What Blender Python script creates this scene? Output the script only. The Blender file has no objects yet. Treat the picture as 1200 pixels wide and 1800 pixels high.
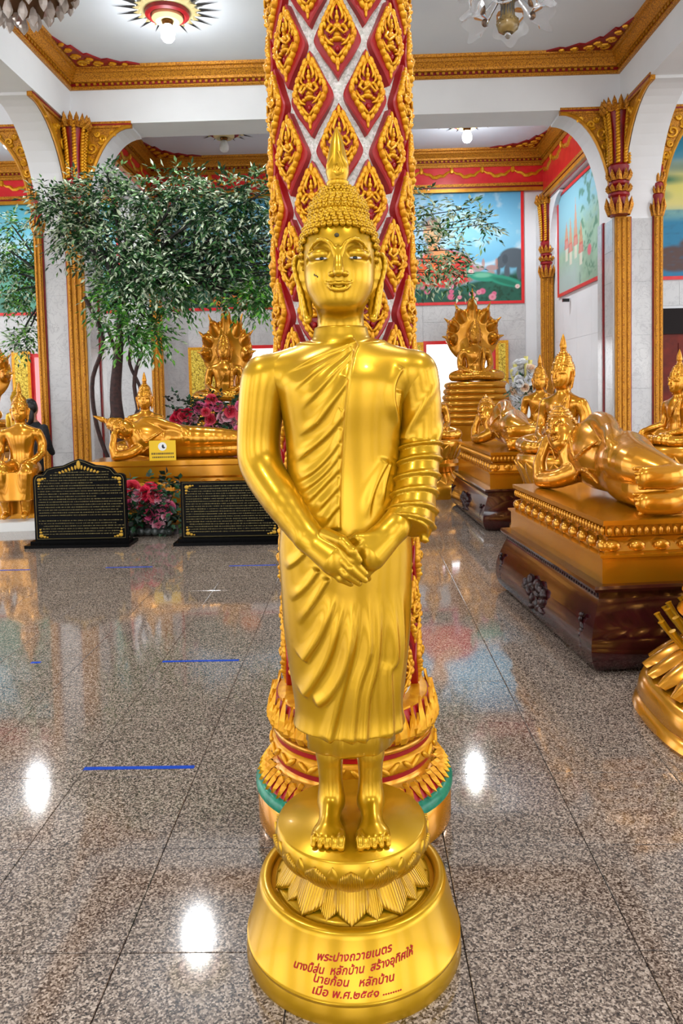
import bpy, math, random
import numpy as np
from mathutils import Matrix, Vector
R = math.radians
random.seed(7); rng = np.random.default_rng(7)
scene = bpy.context.scene
COL = scene.collection

# ------------------------------------------------------------------ camera, world, exposure
def setup_camera():
    yaw, pitch, roll = R(1.3), R(3.2), R(1.25)
    fw = Vector((-math.sin(yaw)*math.cos(pitch), math.cos(yaw)*math.cos(pitch), -math.sin(pitch)))
    r0 = Vector((math.cos(yaw), math.sin(yaw), 0)); u0 = r0.cross(fw)
    r = r0*math.cos(roll) - u0*math.sin(roll); u = u0*math.cos(roll) + r0*math.sin(roll)
    cd = bpy.data.cameras.new('camera'); cd.sensor_fit = 'AUTO'; cd.sensor_width = 36.0
    cd.lens = 36.0*1320/1800; cd.shift_y = -139/1800; cd.clip_start = 0.05; cd.clip_end = 300
    co = bpy.data.objects.new('camera', cd); COL.objects.link(co)
    m = Matrix((( r.x, u.x, -fw.x, 0), (r.y, u.y, -fw.y, 0), (r.z, u.z, -fw.z, 1.5), (0, 0, 0, 1)))
    co.matrix_world = m
    scene.camera = co
setup_camera()

WORLD_STRENGTH = 3.4
w = bpy.data.worlds.new('daylight'); scene.world = w; w.use_nodes = True
bg = w.node_tree.nodes['Background']; bg.inputs[0].default_value = (0.95, 0.97, 1.0, 1); bg.inputs[1].default_value = WORLD_STRENGTH
vs = scene.view_settings
vs.view_transform = 'Standard'; vs.look = 'None'; vs.gamma = 1.0; vs.use_curve_mapping = False
vs.exposure = 0.30
cy = scene.cycles; cy.max_bounces = 5; cy.diffuse_bounces = 3; cy.glossy_bounces = 2; cy.transmission_bounces = 4; cy.caustics_reflective = False; cy.caustics_refractive = False
BULB_W = 190.0

# ------------------------------------------------------------------ object helpers
def tag(o, label=None, cat=None, group=None, kind=None):
    if label: o['label'] = label
    if cat: o['category'] = cat
    if group: o['group'] = group
    if kind: o['kind'] = kind
    return o
def empty(name, loc=(0, 0, 0), rz=0.0, parent=None, sc=1.0):
    o = bpy.data.objects.new(name, None); COL.objects.link(o)
    o.empty_display_size = 0.1
    o.location = loc; o.rotation_euler = (0, 0, rz); o.scale = (sc, sc, sc)
    if parent: o.parent = parent
    return o
def thing(name, label, cat, loc=(0, 0, 0), rz=0.0, group=None, sc=1.0):
    return tag(empty(name, loc, rz, None, sc), label, cat, group)
def obj(name, me, parent=None, loc=(0, 0, 0), rot=(0, 0, 0), sc=None):
    o = bpy.data.objects.new(name, me); COL.objects.link(o)
    o.location = loc; o.rotation_euler = rot
    if sc is not None: o.scale = sc if hasattr(sc, '__len__') else (sc, sc, sc)
    if parent: o.parent = parent
    return o
def copy_tree(o, parent=None):
    kids = list(o.children)
    c = o.copy(); COL.objects.link(c); c.parent = parent
    for k in kids: copy_tree(k, c)
    return c
def np_mesh(name, V, F, mats, smooth=True, fm=None):
    """V (n,3) array, F list/array of faces."""
    me = bpy.data.meshes.new(name)
    if isinstance(F, np.ndarray):
        nf, k = F.shape
        me.vertices.add(len(V)); me.vertices.foreach_set('co', np.asarray(V, np.float32).ravel())
        me.loops.add(nf*k); me.loops.foreach_set('vertex_index', F.astype(np.int32).ravel())
        me.polygons.add(nf)
        me.polygons.foreach_set('loop_start', np.arange(0, nf*k, k, dtype=np.int32))
        me.update(calc_edges=True); me.validate()
    else:
        me.from_pydata([tuple(v) for v in V], [], F)
    for m in (mats if isinstance(mats, (list, tuple)) else [mats]): me.materials.append(m)
    if fm is not None: me.polygons.foreach_set('material_index', np.asarray(fm, np.int32))
    if smooth: me.polygons.foreach_set('use_smooth', np.ones(len(me.polygons), bool))
    me.update()
    return me

class MB:
    """collects shapes into ONE mesh"""
    def __init__(s): s.v = []; s.f = []; s.m = []; s.mi = 0; s.M = None
    def add(s, V, F):
        n = len(s.v)
        if s.M is not None: V = [s.M @ Vector(p) for p in V]
        s.v += [tuple(p) for p in V]; s.f += [tuple(i+n for i in f) for f in F]; s.m += [s.mi]*len(F)
        return s
    def box(s, a, b):
        x0, y0, z0 = a; x1, y1, z1 = b
        return s.add([(x0,y0,z0),(x1,y0,z0),(x1,y1,z0),(x0,y1,z0),(x0,y0,z1),(x1,y0,z1),(x1,y1,z1),(x0,y1,z1)],
              [(0,3,2,1),(4,5,6,7),(0,1,5,4),(1,2,6,5),(2,3,7,6),(3,0,4,7)])
    def ring_loft(s, rings, close=True, cap0=True, cap1=True):
        n = len(rings[0]); V = [p for r in rings for p in r]; F = []
        for i in range(len(rings)-1):
            for j in range(n if close else n-1):
                k = (j+1) % n
                F.append((i*n+j, i*n+k, (i+1)*n+k, (i+1)*n+j))
        if cap0: F.append(tuple(range(n-1, -1, -1)))
        if cap1: F.append(tuple((len(rings)-1)*n+j for j in range(n)))
        return s.add(V, F)
    def lathe(s, prof, n=32, c=(0, 0, 0), cap0=True, cap1=True, fn=None):
        rings = []
        for (r, z) in prof:
            r = max(r, 1e-4)
            rings.append([(c[0]+(fn(2*math.pi*j/n, r, z) if fn else r)*math.cos(2*math.pi*j/n),
                           c[1]+(fn(2*math.pi*j/n, r, z) if fn else r)*math.sin(2*math.pi*j/n), c[2]+z) for j in range(n)])
        return s.ring_loft(rings, True, cap0, cap1)
    def tube(s, pts, rad, n=8, cap=True):
        pts = [Vector(p) for p in pts]; rr = rad if hasattr(rad, '__len__') else [rad]*len(pts)
        rings = []; up = Vector((0.13, 0.21, 1)).normalized(); prev = None
        for i, p in enumerate(pts):
            t = (pts[min(i+1, len(pts)-1)]-pts[max(i-1, 0)])
            if t.length < 1e-9: t = Vector((0, 0, 1))
            t.normalize()
            if prev is None:
                a = t.cross(up)
                if a.length < 1e-3: a = t.cross(Vector((1, 0, 0)))
            else:
                a = prev - t*prev.dot(t)
                if a.length < 1e-6: a = t.cross(up)
            a.normalize(); prev = a; b = t.cross(a)
            rings.append([p + (a*math.cos(2*math.pi*j/n)+b*math.sin(2*math.pi*j/n))*rr[i] for j in range(n)])
        return s.ring_loft(rings, True, cap, cap)
    def ell(s, c, r, n=10, k=6):
        V = [(c[0], c[1], c[2]-r[2])]
        for i in range(1, k):
            a = -math.pi/2+math.pi*i/k
            for j in range(n):
                b = 2*math.pi*j/n
                V.append((c[0]+r[0]*math.cos(a)*math.cos(b), c[1]+r[1]*math.cos(a)*math.sin(b), c[2]+r[2]*math.sin(a)))
        V.append((c[0], c[1], c[2]+r[2])); F = []
        for j in range(n): F.append((0, 1+(j+1) % n, 1+j))
        for i in range(k-2):
            for j in range(n):
                F.append((1+i*n+j, 1+i*n+(j+1) % n, 1+(i+1)*n+(j+1) % n, 1+(i+1)*n+j))
        L = len(V)-1
        for j in range(n): F.append((L, 1+(k-2)*n+j, 1+(k-2)*n+(j+1) % n))
        return s.add(V, F)
    def prism(s, poly, d0, d1, axis='y'):
        """poly of 2D points; extruded along axis between d0 and d1 (x: (y,z), y: (x,z), z: (x,y))"""
        mk = {'x': lambda p, d: (d, p[0], p[1]), 'y': lambda p, d: (p[0], d, p[1]), 'z': lambda p, d: (p[0], p[1], d)}[axis]
        return s.ring_loft([[mk(p, d0) for p in poly], [mk(p, d1) for p in poly]])
    def mesh(s, name, mats, smooth=False):
        me = np_mesh(name, s.v, s.f, mats, False, s.m if any(s.m) else None)
        bmfix(me)
        if smooth:
            me.polygons.foreach_set('use_smooth', np.ones(len(me.polygons), bool))
            if smooth != 'all': me.set_sharp_from_angle(angle=R(smooth if smooth is not True else 40))
        return me
    def build(s, name, mats, parent=None, smooth=False, loc=(0, 0, 0), rot=(0, 0, 0), sc=None):
        return obj(name, s.mesh(name, mats, smooth), parent, loc, rot, sc)
import bmesh
def bmfix(me):
    bm = bmesh.new(); bm.from_mesh(me); bmesh.ops.recalc_face_normals(bm, faces=bm.faces); bm.to_mesh(me); bm.free()

# ------------------------------------------------------------------ materials
def srgb(r, g, b):
    f = lambda c: (c/255/12.92 if c/255 <= .04045 else ((c/255+.055)/1.055)**2.4)
    return (f(r), f(g), f(b), 1)
class Mat:
    def __init__(s, name):
        s.m = bpy.data.materials.new(name); s.m.use_nodes = True; s.t = s.m.node_tree
        s.p = s.t.nodes['Principled BSDF']
    def n(s, typ, **kw):
        nd = s.t.nodes.new(typ)
        for k, v in kw.items():
            if k.startswith('i_'):
                key = k[2:].replace('_', ' '); nd.inputs[key].default_value = v
            else: setattr(nd, k, v)
        return nd
    def l(s, a, b): s.t.links.new(a, b)
    def set(s, **kw):
        for k, v in kw.items(): s.p.inputs[k.replace('_', ' ')].default_value = v
        return s
    def coord(s, kind='Object'): return s.n('ShaderNodeTexCoord').outputs[kind]
    def ramp(s, src, stops):
        r = s.n('ShaderNodeValToRGB'); cr = r.color_ramp
        while len(cr.elements) < len(stops): cr.elements.new(0.5)
        for e, (p, c) in zip(cr.elements, stops): e.position = p; e.color = c
        s.l(src, r.inputs[0]); return r.outputs[0]
    def bump(s, h, strength=0.3, dist=0.01):
        b = s.n('ShaderNodeBump'); b.inputs['Strength'].default_value = strength; b.inputs['Distance'].default_value = dist
        s.l(h, b.inputs['Height']); s.l(b.outputs[0], s.p.inputs['Normal'])
def flat(name, c, rough=0.5, metal=0.0, **kw):
    m = Mat(name); m.set(Base_Color=c, Roughness=rough, Metallic=metal, **kw); return m.m
def noisy(name, c1, c2, scale=8, rough=0.5, metal=0.0, bump=0.0, detail=4, lo=.35, hi=.65, bdist=.01, **kw):
    m = Mat(name); m.set(Roughness=rough, Metallic=metal, **kw)
    t = m.n('ShaderNodeTexNoise'); t.inputs['Scale'].default_value = scale; t.inputs['Detail'].default_value = detail
    m.l(m.coord(), t.inputs['Vector'])
    m.l(m.ramp(t.outputs[0], [(lo, c1), (hi, c2)]), m.p.inputs['Base Color'])
    if bump: m.bump(t.outputs[0], bump, bdist)
    return m.m

M = {}
GOLD_M = 0.65
M['gold'] = noisy('gold_paint_yellow', srgb(196, 147, 11), srgb(204, 156, 18), 3, .29, GOLD_M, 0, 2, Coat_Weight=.15, Coat_Roughness=.1)
M['gold2'] = noisy('gold_paint_orange', srgb(204, 132, 16), srgb(214, 144, 24), 3, .22, GOLD_M, 0, 2, Coat_Weight=.35, Coat_Roughness=.1)
M['gold_trim'] = noisy('gold_trim', srgb(150, 84, 8), srgb(222, 150, 34), 60, .4, .4, .5, 3, .35, .6, .01)
M['gold_plain'] = noisy('gold_trim_plain', srgb(196, 128, 18), srgb(214, 148, 30), 9, .38, .4, .15, 3)
M['gold_orn'] = noisy('gold_ornament', srgb(216, 142, 10), srgb(240, 176, 30), 25, .36, .4, .1, 3)
M['red'] = noisy('red_paint', srgb(152, 2, 6), srgb(176, 4, 9), 5, .4, 0, 0)
M['darkred'] = noisy('dark_red_paint', srgb(130, 6, 16), srgb(160, 12, 20), 8, .4, 0, 0)
M['redband'] = noisy('red_lacquer_band', srgb(226, 34, 40), srgb(238, 50, 52), 5, .3, 0, 0)
M['plaster'] = noisy('white_plaster', srgb(238, 238, 240), srgb(244, 244, 246), 1.2, .7, 0, 0.02)
M['ceil'] = noisy('ceiling_paint', srgb(228, 233, 242), srgb(236, 240, 246), .8, .65, 0, 0.02)
M['teal'] = noisy('teal_glaze', srgb(8, 110, 86), srgb(20, 140, 106), 40, .3, 0, .2)
M['rosewood'] = noisy('dark_rosewood', srgb(44, 10, 14), srgb(62, 16, 20), 14, .14, 0, .05, 6, Coat_Weight=.6, Coat_Roughness=.06)
M['carved'] = noisy('carved_dark_wood', srgb(26, 8, 8), srgb(52, 16, 14), 30, .35, 0, .3)
M['black'] = noisy('black_granite', srgb(6, 6, 6), srgb(11, 10, 10), 40, .2, 0, 0, IOR=1.13)
M['ink'] = flat('gilt_lettering', srgb(132, 116, 66), .5, .2)
M['gilt'] = flat('gilt_ornament', srgb(196, 150, 40), .45, .3)
M['redtext'] = flat('red_lettering', srgb(176, 8, 18), .45)
M['blue'] = noisy('blue_tape', srgb(16, 62, 168), srgb(24, 74, 184), 30, .6, IOR=1.2)
M['bark'] = noisy('dark_bark', srgb(34, 16, 14), srgb(66, 34, 28), 22, .7, 0, .8, 6)
M['stem'] = flat('dark_stem', srgb(30, 26, 24), .6)
M['eye_white'] = flat('eye_white', srgb(236, 230, 214), .3)
M['eye_black'] = flat('eye_black', srgb(8, 8, 8), .15)
M['chip'] = flat('bare_chip', srgb(70, 60, 34), .7)
M['yellow_card'] = flat('yellow_card', srgb(244, 196, 16), .5)
M['white'] = flat('white_enamel', srgb(236, 236, 232), .35)
M['chrome'] = flat('chrome', (.8, .8, .82, 1), .12, 1.0)
M['brass'] = flat('aged_brass', srgb(110, 70, 30), .3, .9)
M['bulb'] = Mat('lit_bulb').set(Base_Color=(1, 1, 1, 1), Emission_Color=(.92, .97, 1, 1), Emission_Strength=20).m
M['ground'] = noisy('pale_ground', srgb(200, 198, 192), srgb(214, 212, 206), .6, .8)
M['skin'] = flat('skin', srgb(170, 118, 90), .5)
M['hair'] = flat('black_hair', srgb(14, 11, 11), .4)
M['cloth_dark'] = noisy('dark_cloth', srgb(18, 20, 22), srgb(30, 32, 36), 30, .85)
M['door'] = noisy('red_brown_door_wood', srgb(92, 26, 14), srgb(124, 38, 20), 6, .4, 0, .1, 5, IOR=1.3)
M['ink_dark'] = flat('dark_ink', srgb(96, 70, 20), .5)
M['yflower'] = flat('yellow_gladiolus', srgb(232, 222, 130), .6)
M['champagne'] = flat('champagne_enamel', srgb(226, 208, 150), .35, .2)
M['doordark'] = flat('dark_door_band', srgb(20, 9, 8), .45, IOR=1.25)
M['glass'] = Mat('clear_glass').set(Base_Color=(.97, .98, 1, 1), Roughness=.03, Transmission_Weight=.9, IOR=1.45).m
M['amber'] = Mat('amber_glass').set(Base_Color=srgb(214, 178, 110), Roughness=.1, Transmission_Weight=.6, IOR=1.45).m

def mk_marble():
    m = Mat('grey_marble'); m.set(Roughness=.22)
    tc = m.coord()
    n1 = m.n('ShaderNodeTexNoise', i_Scale=1.1, i_Detail=8.0, i_Roughness=.6, i_Distortion=.8); m.l(tc, n1.inputs['Vector'])
    n2 = m.n('ShaderNodeTexNoise', i_Scale=3.2, i_Detail=9.0, i_Roughness=.65, i_Distortion=2.2); m.l(tc, n2.inputs['Vector'])
    base = m.ramp(n1.outputs[0], [(.3, srgb(198, 197, 198)), (.7, srgb(224, 223, 222))])
    vein = m.ramp(n2.outputs[0], [(.48, (0, 0, 0, 1)), (.5, (1, 1, 1, 1)), (.52, (0, 0, 0, 1))])
    mx = m.n('ShaderNodeMix', data_type='RGBA'); mx.inputs[7].default_value = srgb(158, 156, 160)
    ml = m.n('ShaderNodeMath', operation='MULTIPLY'); ml.inputs[1].default_value = .55
    m.l(vein, ml.inputs[0]); m.l(ml.outputs[0], mx.inputs[0]); m.l(base, mx.inputs[6]); m.l(mx.outputs[2], m.p.inputs['Base Color'])
    return m.m
M['marble'] = mk_marble()
def mk_granite():
    m = Mat('speckled_granite'); m.set(Roughness=.07, IOR=1.75, Coat_Weight=.25, Coat_Roughness=.02)
    g = m.n('ShaderNodeNewGeometry').outputs['Position']
    v = m.n('ShaderNodeTexVoronoi', i_Scale=210.0); m.l(g, v.inputs['Vector'])
    n = m.n('ShaderNodeTexNoise', i_Scale=60.0, i_Detail=5.0, i_Roughness=.7); m.l(g, n.inputs['Vector'])
    sep = m.n('ShaderNodeSeparateColor'); m.l(v.outputs['Color'], sep.inputs[0])
    ad = m.n('ShaderNodeMath', operation='ADD'); m.l(sep.outputs[0], ad.inputs[0]); m.l(n.outputs[0], ad.inputs[1])
    hv = m.n('ShaderNodeMath', operation='MULTIPLY'); hv.inputs[1].default_value = .5; m.l(ad.outputs[0], hv.inputs[0])
    c = m.ramp(hv.outputs[0], [(.25, srgb(52, 44, 40)), (.42, srgb(106, 93, 84)), (.58, srgb(158, 142, 128)), (.78, srgb(212, 196, 180))])
    n2 = m.n('ShaderNodeTexNoise', i_Scale=1.3, i_Detail=3.0); m.l(g, n2.inputs['Vector'])
    tint = m.ramp(n2.outputs[0], [(.35, (.86, .84, .82, 1)), (.65, (1.0, .98, .96, 1))])
    mx = m.n('ShaderNodeMix', data_type='RGBA', blend_type='MULTIPLY'); mx.inputs[0].default_value = 1
    m.l(c, mx.inputs[6]); m.l(tint, mx.inputs[7]); m.l(mx.outputs[2], m.p.inputs['Base Color'])
    return m.m
M['granite'] = mk_granite()
M['grout'] = flat('dark_grout', srgb(60, 54, 52), .6)
def mk_glitter():
    m = Mat('white_glass_mosaic'); m.set(Roughness=.25)
    v = m.n('ShaderNodeTexVoronoi', i_Scale=150.0); m.l(m.coord(), v.inputs['Vector'])
    sep = m.n('ShaderNodeSeparateColor'); m.l(v.outputs['Color'], sep.inputs[0])
    m.l(m.ramp(sep.outputs[0], [(0, srgb(196, 200, 190)), (.5, srgb(226, 228, 218)), (1, srgb(250, 250, 246))]), m.p.inputs['Base Color'])
    m.bump(sep.outputs[1], .5, .004)
    return m.m
M['glitter'] = mk_glitter()
def mk_attr(name, rough=.55, **kw):
    m = Mat(name); m.set(Roughness=rough, **kw)
    a = m.n('ShaderNodeAttribute', attribute_name='paint'); m.l(a.outputs['Color'], m.p.inputs['Base Color'])
    return m.m
M['mural'] = mk_attr('painted_mural', .5)
M['leaf'] = mk_attr('silk_leaf', .45)
M['petal'] = mk_attr('silk_petal', .6)
def mk_ribbed(name, c1, c2, axis, scale, rough, metal, strength=.6):
    m = Mat(name); m.set(Roughness=rough, Metallic=metal, Coat_Weight=.2)
    wv = m.n('ShaderNodeTexWave', i_Scale=scale, i_Distortion=0.0); wv.bands_direction = axis
    m.l(m.coord('UV'), wv.inputs['Vector'])
    m.l(m.ramp(wv.outputs[0], [(.1, c1), (.5, c2)]), m.p.inputs['Base Color'])
    m.bump(wv.outputs[0], strength, .004)
    return m.m
M['gold_rib'] = mk_ribbed('gold_ribbed_petal', srgb(184, 134, 12), srgb(198, 150, 22), 'X', 4.6, .28, GOLD_M, .6)
def paint_attr(me, rgb):
    a = me.color_attributes.new('paint', 'FLOAT_COLOR', 'POINT')
    c = np.ones((len(me.vertices), 4), np.float32); c[:, :3] = rgb
    a.data.foreach_set('color', c.ravel())
def S(r, g, b): return np.array(srgb(r, g, b)[:3])

# ------------------------------------------------------------------ signed-distance sculpting
class Field:
    def __init__(s, xs, ys, zs):
        s.ax = [np.asarray(a, np.float32) for a in (xs, ys, zs)]
        s.D = np.full([len(a) for a in s.ax], 10.0, np.float32)
        s.Rm = np.eye(3); s.t = np.zeros(3); s.s = 1.0
    def frame(s, Rm=None, t=(0, 0, 0), sc=1.0):
        s.Rm = np.eye(3) if Rm is None else np.array(Rm, float); s.t = np.array(t, float); s.s = sc; return s
    def _block(s, lo, hi, m):
        c = np.array([[(lo, hi)[i][0], (lo, hi)[j][1], (lo, hi)[k][2]] for i in (0, 1) for j in (0, 1) for k in (0, 1)])
        wv = c @ s.Rm.T*s.s + s.t
        a, b = wv.min(0)-m, wv.max(0)+m
        sl = []
        for i in range(3):
            i0 = int(np.searchsorted(s.ax[i], a[i])); i1 = int(np.searchsorted(s.ax[i], b[i]))
            if i1-i0 < 1: return None
            sl.append(slice(max(i0-1, 0), min(i1+1, len(s.ax[i]))))
        X, Y, Z = np.meshgrid(s.ax[0][sl[0]]-np.float32(s.t[0]), s.ax[1][sl[1]]-np.float32(s.t[1]), s.ax[2][sl[2]]-np.float32(s.t[2]), indexing='ij', sparse=True)
        Ri = (s.Rm.T/s.s).astype(np.float32)
        if np.allclose(s.Rm, np.eye(3)):
            P = [X/np.float32(s.s), Y/np.float32(s.s), Z/np.float32(s.s)]
        else:
            P = [Ri[i, 0]*X+Ri[i, 1]*Y+Ri[i, 2]*Z for i in range(3)]
        return tuple(sl), P
    def op(s, lo, hi, fn, k=0.0, mode='u'):
        b = s._block(np.array(lo, float), np.array(hi, float), k*s.s*1.2+.03*s.s+.01)
        if b is None: return s
        sl, P = b
        d = np.asarray(fn(*P)*np.float32(s.s), np.float32); D = s.D[sl]; kk = k*s.s
        if mode == 'u':
            if kk > 0:
                h = np.maximum(kk-np.abs(D-d), 0)/kk; s.D[sl] = np.minimum(D, d)-h*h*kk*.25
            else: s.D[sl] = np.minimum(D, d)
        elif mode == 's':
            if kk > 0:
                h = np.maximum(kk-np.abs(D+d), 0)/kk; s.D[sl] = np.maximum(D, -d)+h*h*kk*.25
            else: s.D[sl] = np.maximum(D, -d)
        elif mode == 'add': s.D[sl] = D+d
        return s
    def rcone(s, a, b, r1, r2, k=0.0, mode='u', flat=None):
        a = np.array(a, np.float32); b = np.array(b, np.float32); r = max(r1, r2)
        ba = b-a; L2 = float(ba@ba)+1e-9
        def fn(x, y, z):
            px, py, pz = x-a[0], y-a[1], z-a[2]
            h = np.clip((px*ba[0]+py*ba[1]+pz*ba[2])/L2, 0, 1)
            qx, qy, qz = px-ba[0]*h, py-ba[1]*h, pz-ba[2]*h
            if flat is not None:   # flatten along a local direction
                f, amt = np.array(flat[0], np.float32), flat[1]
                e = qx*f[0]+qy*f[1]+qz*f[2]
                q2 = qx*qx+qy*qy+qz*qz + e*e*(amt*amt-1)
                return np.sqrt(np.maximum(q2, 1e-12)) - (r1+(r2-r1)*h)
            return np.sqrt(qx*qx+qy*qy+qz*qz) - (r1+(r2-r1)*h)
        return s.op(np.minimum(a, b)-r, np.maximum(a, b)+r, fn, k, mode)
    def limb(s, pts, rads, k=.01, n=14, flat=None):
        q = np.array(spline([tuple(p)+(r,) for p, r in zip(pts, rads)], n))
        return s.chain([tuple(p) for p in q[:, :3]], list(q[:, 3]), k, None, 'u', flat)
    def chain(s, pts, rads, k=.01, kj=None, mode='u', flat=None):
        for i in range(len(pts)-1):
            s.rcone(pts[i], pts[i+1], rads[i], rads[i+1], k, mode, flat)
        return s
    def ell(s, c, r, k=0.0, mode='u'):
        c = np.array(c, np.float32); r = np.array(r, np.float32)
        def fn(x, y, z):
            px, py, pz = (x-c[0]), (y-c[1]), (z-c[2])
            k0 = np.sqrt((px/r[0])**2+(py/r[1])**2+(pz/r[2])**2)
            k1 = np.sqrt((px/r[0]**2)**2+(py/r[1]**2)**2+(pz/r[2]**2)**2)
            return k0*(k0-1)/np.maximum(k1, 1e-6)
        return s.op(c-r, c+r, fn, k, mode)
    def profile(s, tab, k=0.0, p=2.0, zr=None):
        """stack of ellipses: rows (z, a, b, yc)"""
        T = np.array(tab, np.float32)
        if len(T) > 2: T = np.array(spline(T, 12*len(T)), np.float32); T[:, 0] = np.maximum.accumulate(T[:, 0])
        zlo, zhi = (T[0, 0], T[-1, 0]) if zr is None else zr
        am = T[:, 1].max(); bm = (np.abs(T[:, 3])+T[:, 2]).max()
        from_z = lambda z, c: np.interp(z.ravel(), T[:, 0], T[:, c]).reshape(z.shape).astype(np.float32)
        def fn(x, y, z):
            a, b, yc = from_z(z, 1), from_z(z, 2), from_z(z, 3)
            q = ((np.abs(x)/a)**p+(np.abs(y-yc)/b)**p)**(1/p)
            d = (q-1)*np.minimum(a, b)
            return np.maximum(np.maximum(d, zlo-z), z-zhi)
        return s.op((-am, -bm, zlo), (am, bm, zhi), fn, k)
    def mesh(s, smooth=1):
        D = s.D; sg = D < 0
        nx, ny, nz = D.shape
        cnt = np.zeros((nx-1, ny-1, nz-1), np.uint8)
        offs = [(i, j, k) for i in (0, 1) for j in (0, 1) for k in (0, 1)]
        for i, j, k in offs: cnt += sg[i:nx-1+i, j:ny-1+j, k:nz-1+k]
        act = (cnt > 0) & (cnt < 8)
        idx = np.argwhere(act); n = len(idx)
        vid = np.full(cnt.shape, -1, np.int32); vid[act] = np.arange(n)
        cv = np.stack([D[idx[:, 0]+i, idx[:, 1]+j, idx[:, 2]+k] for i, j, k in offs], 1)
        ac = np.zeros((n, 3)); wt = np.zeros(n)
        for a in range(8):
            for b in range(a+1, 8):
                oa, ob = offs[a], offs[b]
                if sum(abs(p-q) for p, q in zip(oa, ob)) != 1: continue
                x = (cv[:, a] < 0) != (cv[:, b] < 0)
                t = np.where(x, cv[:, a]/np.where(x, cv[:, a]-cv[:, b], 1), 0)
                P = np.array(oa)[None]+t[:, None]*(np.array(ob)-np.array(oa))[None]
                ac += P*x[:, None]; wt += x
        g = idx+ac/wt[:, None]
        V = np.stack([np.interp(g[:, i], np.arange(len(s.ax[i])), s.ax[i]) for i in range(3)], 1)
        F = []
        for ax in range(3):
            s0 = [slice(None)]*3; s1 = [slice(None)]*3; s0[ax] = slice(0, -1); s1[ax] = slice(1, None)
            ch = sg[tuple(s0)] != sg[tuple(s1)]
            e = np.argwhere(ch); u, v = (ax+1) % 3, (ax+2) % 3
            e = e[(e[:, u] > 0) & (e[:, v] > 0) & (e[:, u] < D.shape[u]-1) & (e[:, v] < D.shape[v]-1)]
            ins = sg[tuple(s0)][e[:, 0], e[:, 1], e[:, 2]]
            def q(du, dv):
                c = e.copy(); c[:, u] -= du; c[:, v] -= dv; return vid[c[:, 0], c[:, 1], c[:, 2]]
            Q = np.stack([q(1, 1), q(0, 1), q(0, 0), q(1, 0)], 1)
            Q[~ins] = Q[~ins][:, ::-1]
            F.append(Q)
        F = np.concatenate(F); F = F[(F >= 0).all(1)]
        for _ in range(smooth): V = lap(V, F, .5)
        return V, F
def lap(V, F, amt):
    n = len(V); A = np.zeros((n, 3)); c = np.zeros(n)
    for i in range(4):
        a = F[:, i]
        for b in (F[:, (i+1) % 4], F[:, (i+3) % 4]):
            for k in range(3): A[:, k] += np.bincount(a, V[b, k], n)
            c += np.bincount(a, minlength=n)
    return V*(1-amt)+amt*A/np.maximum(c, 1)[:, None]
def vnormals(V, F):
    d1 = V[F[:, 2]]-V[F[:, 0]]; d2 = V[F[:, 3]]-V[F[:, 1]]; fn = np.cross(d1, d2)
    N = np.zeros_like(V)
    for i in range(4):
        for k in range(3): N[:, k] += np.bincount(F[:, i], fn[:, k], len(V))
    return N/np.maximum(np.linalg.norm(N, axis=1), 1e-12)[:, None]
def axis(a, b, h): return np.arange(a, b+h, h)
def polydist(px, pz, pts):
    """signed distance to a polyline in 2-D (positive on its left) and end fade 0..1"""
    best = np.full(px.shape, 1e3); sgn = np.zeros(px.shape); par = np.zeros(px.shape)
    pts = np.array(pts, float); ln = np.hypot(*(pts[1:]-pts[:-1]).T); cum = np.concatenate([[0], np.cumsum(ln)])
    for i in range(len(pts)-1):
        a, b = pts[i], pts[i+1]; d = b-a; L = d@d+1e-12
        t = np.clip(((px-a[0])*d[0]+(pz-a[1])*d[1])/L, 0, 1)
        qx, qz = px-a[0]-t*d[0], pz-a[1]-t*d[1]; ds = np.hypot(qx, qz)
        m = ds < best; best = np.where(m, ds, best)
        sgn = np.where(m, np.sign(d[0]*qz-d[1]*qx), sgn); par = np.where(m, (cum[i]+t*ln[i])/cum[-1], par)
    return best*np.where(sgn == 0, 1, sgn), par
def spline(pts, n=24):
    P = np.array(pts, float); m = len(P); t = np.linspace(0, m-1, n); out = []
    for u in t:
        i = min(int(u), m-2); f = u-i
        p0, p1, p2, p3 = P[max(i-1, 0)], P[i], P[i+1], P[min(i+2, m-1)]
        out.append(.5*((2*p1)+(-p0+p2)*f+(2*p0-5*p1+4*p2-p3)*f*f+(-p0+3*p1-3*p2+p3)*f**3))
    return [tuple(p) for p in out]
def rotm(ax, deg):
    return np.array(Matrix.Rotation(R(deg), 3, ax))
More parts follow.
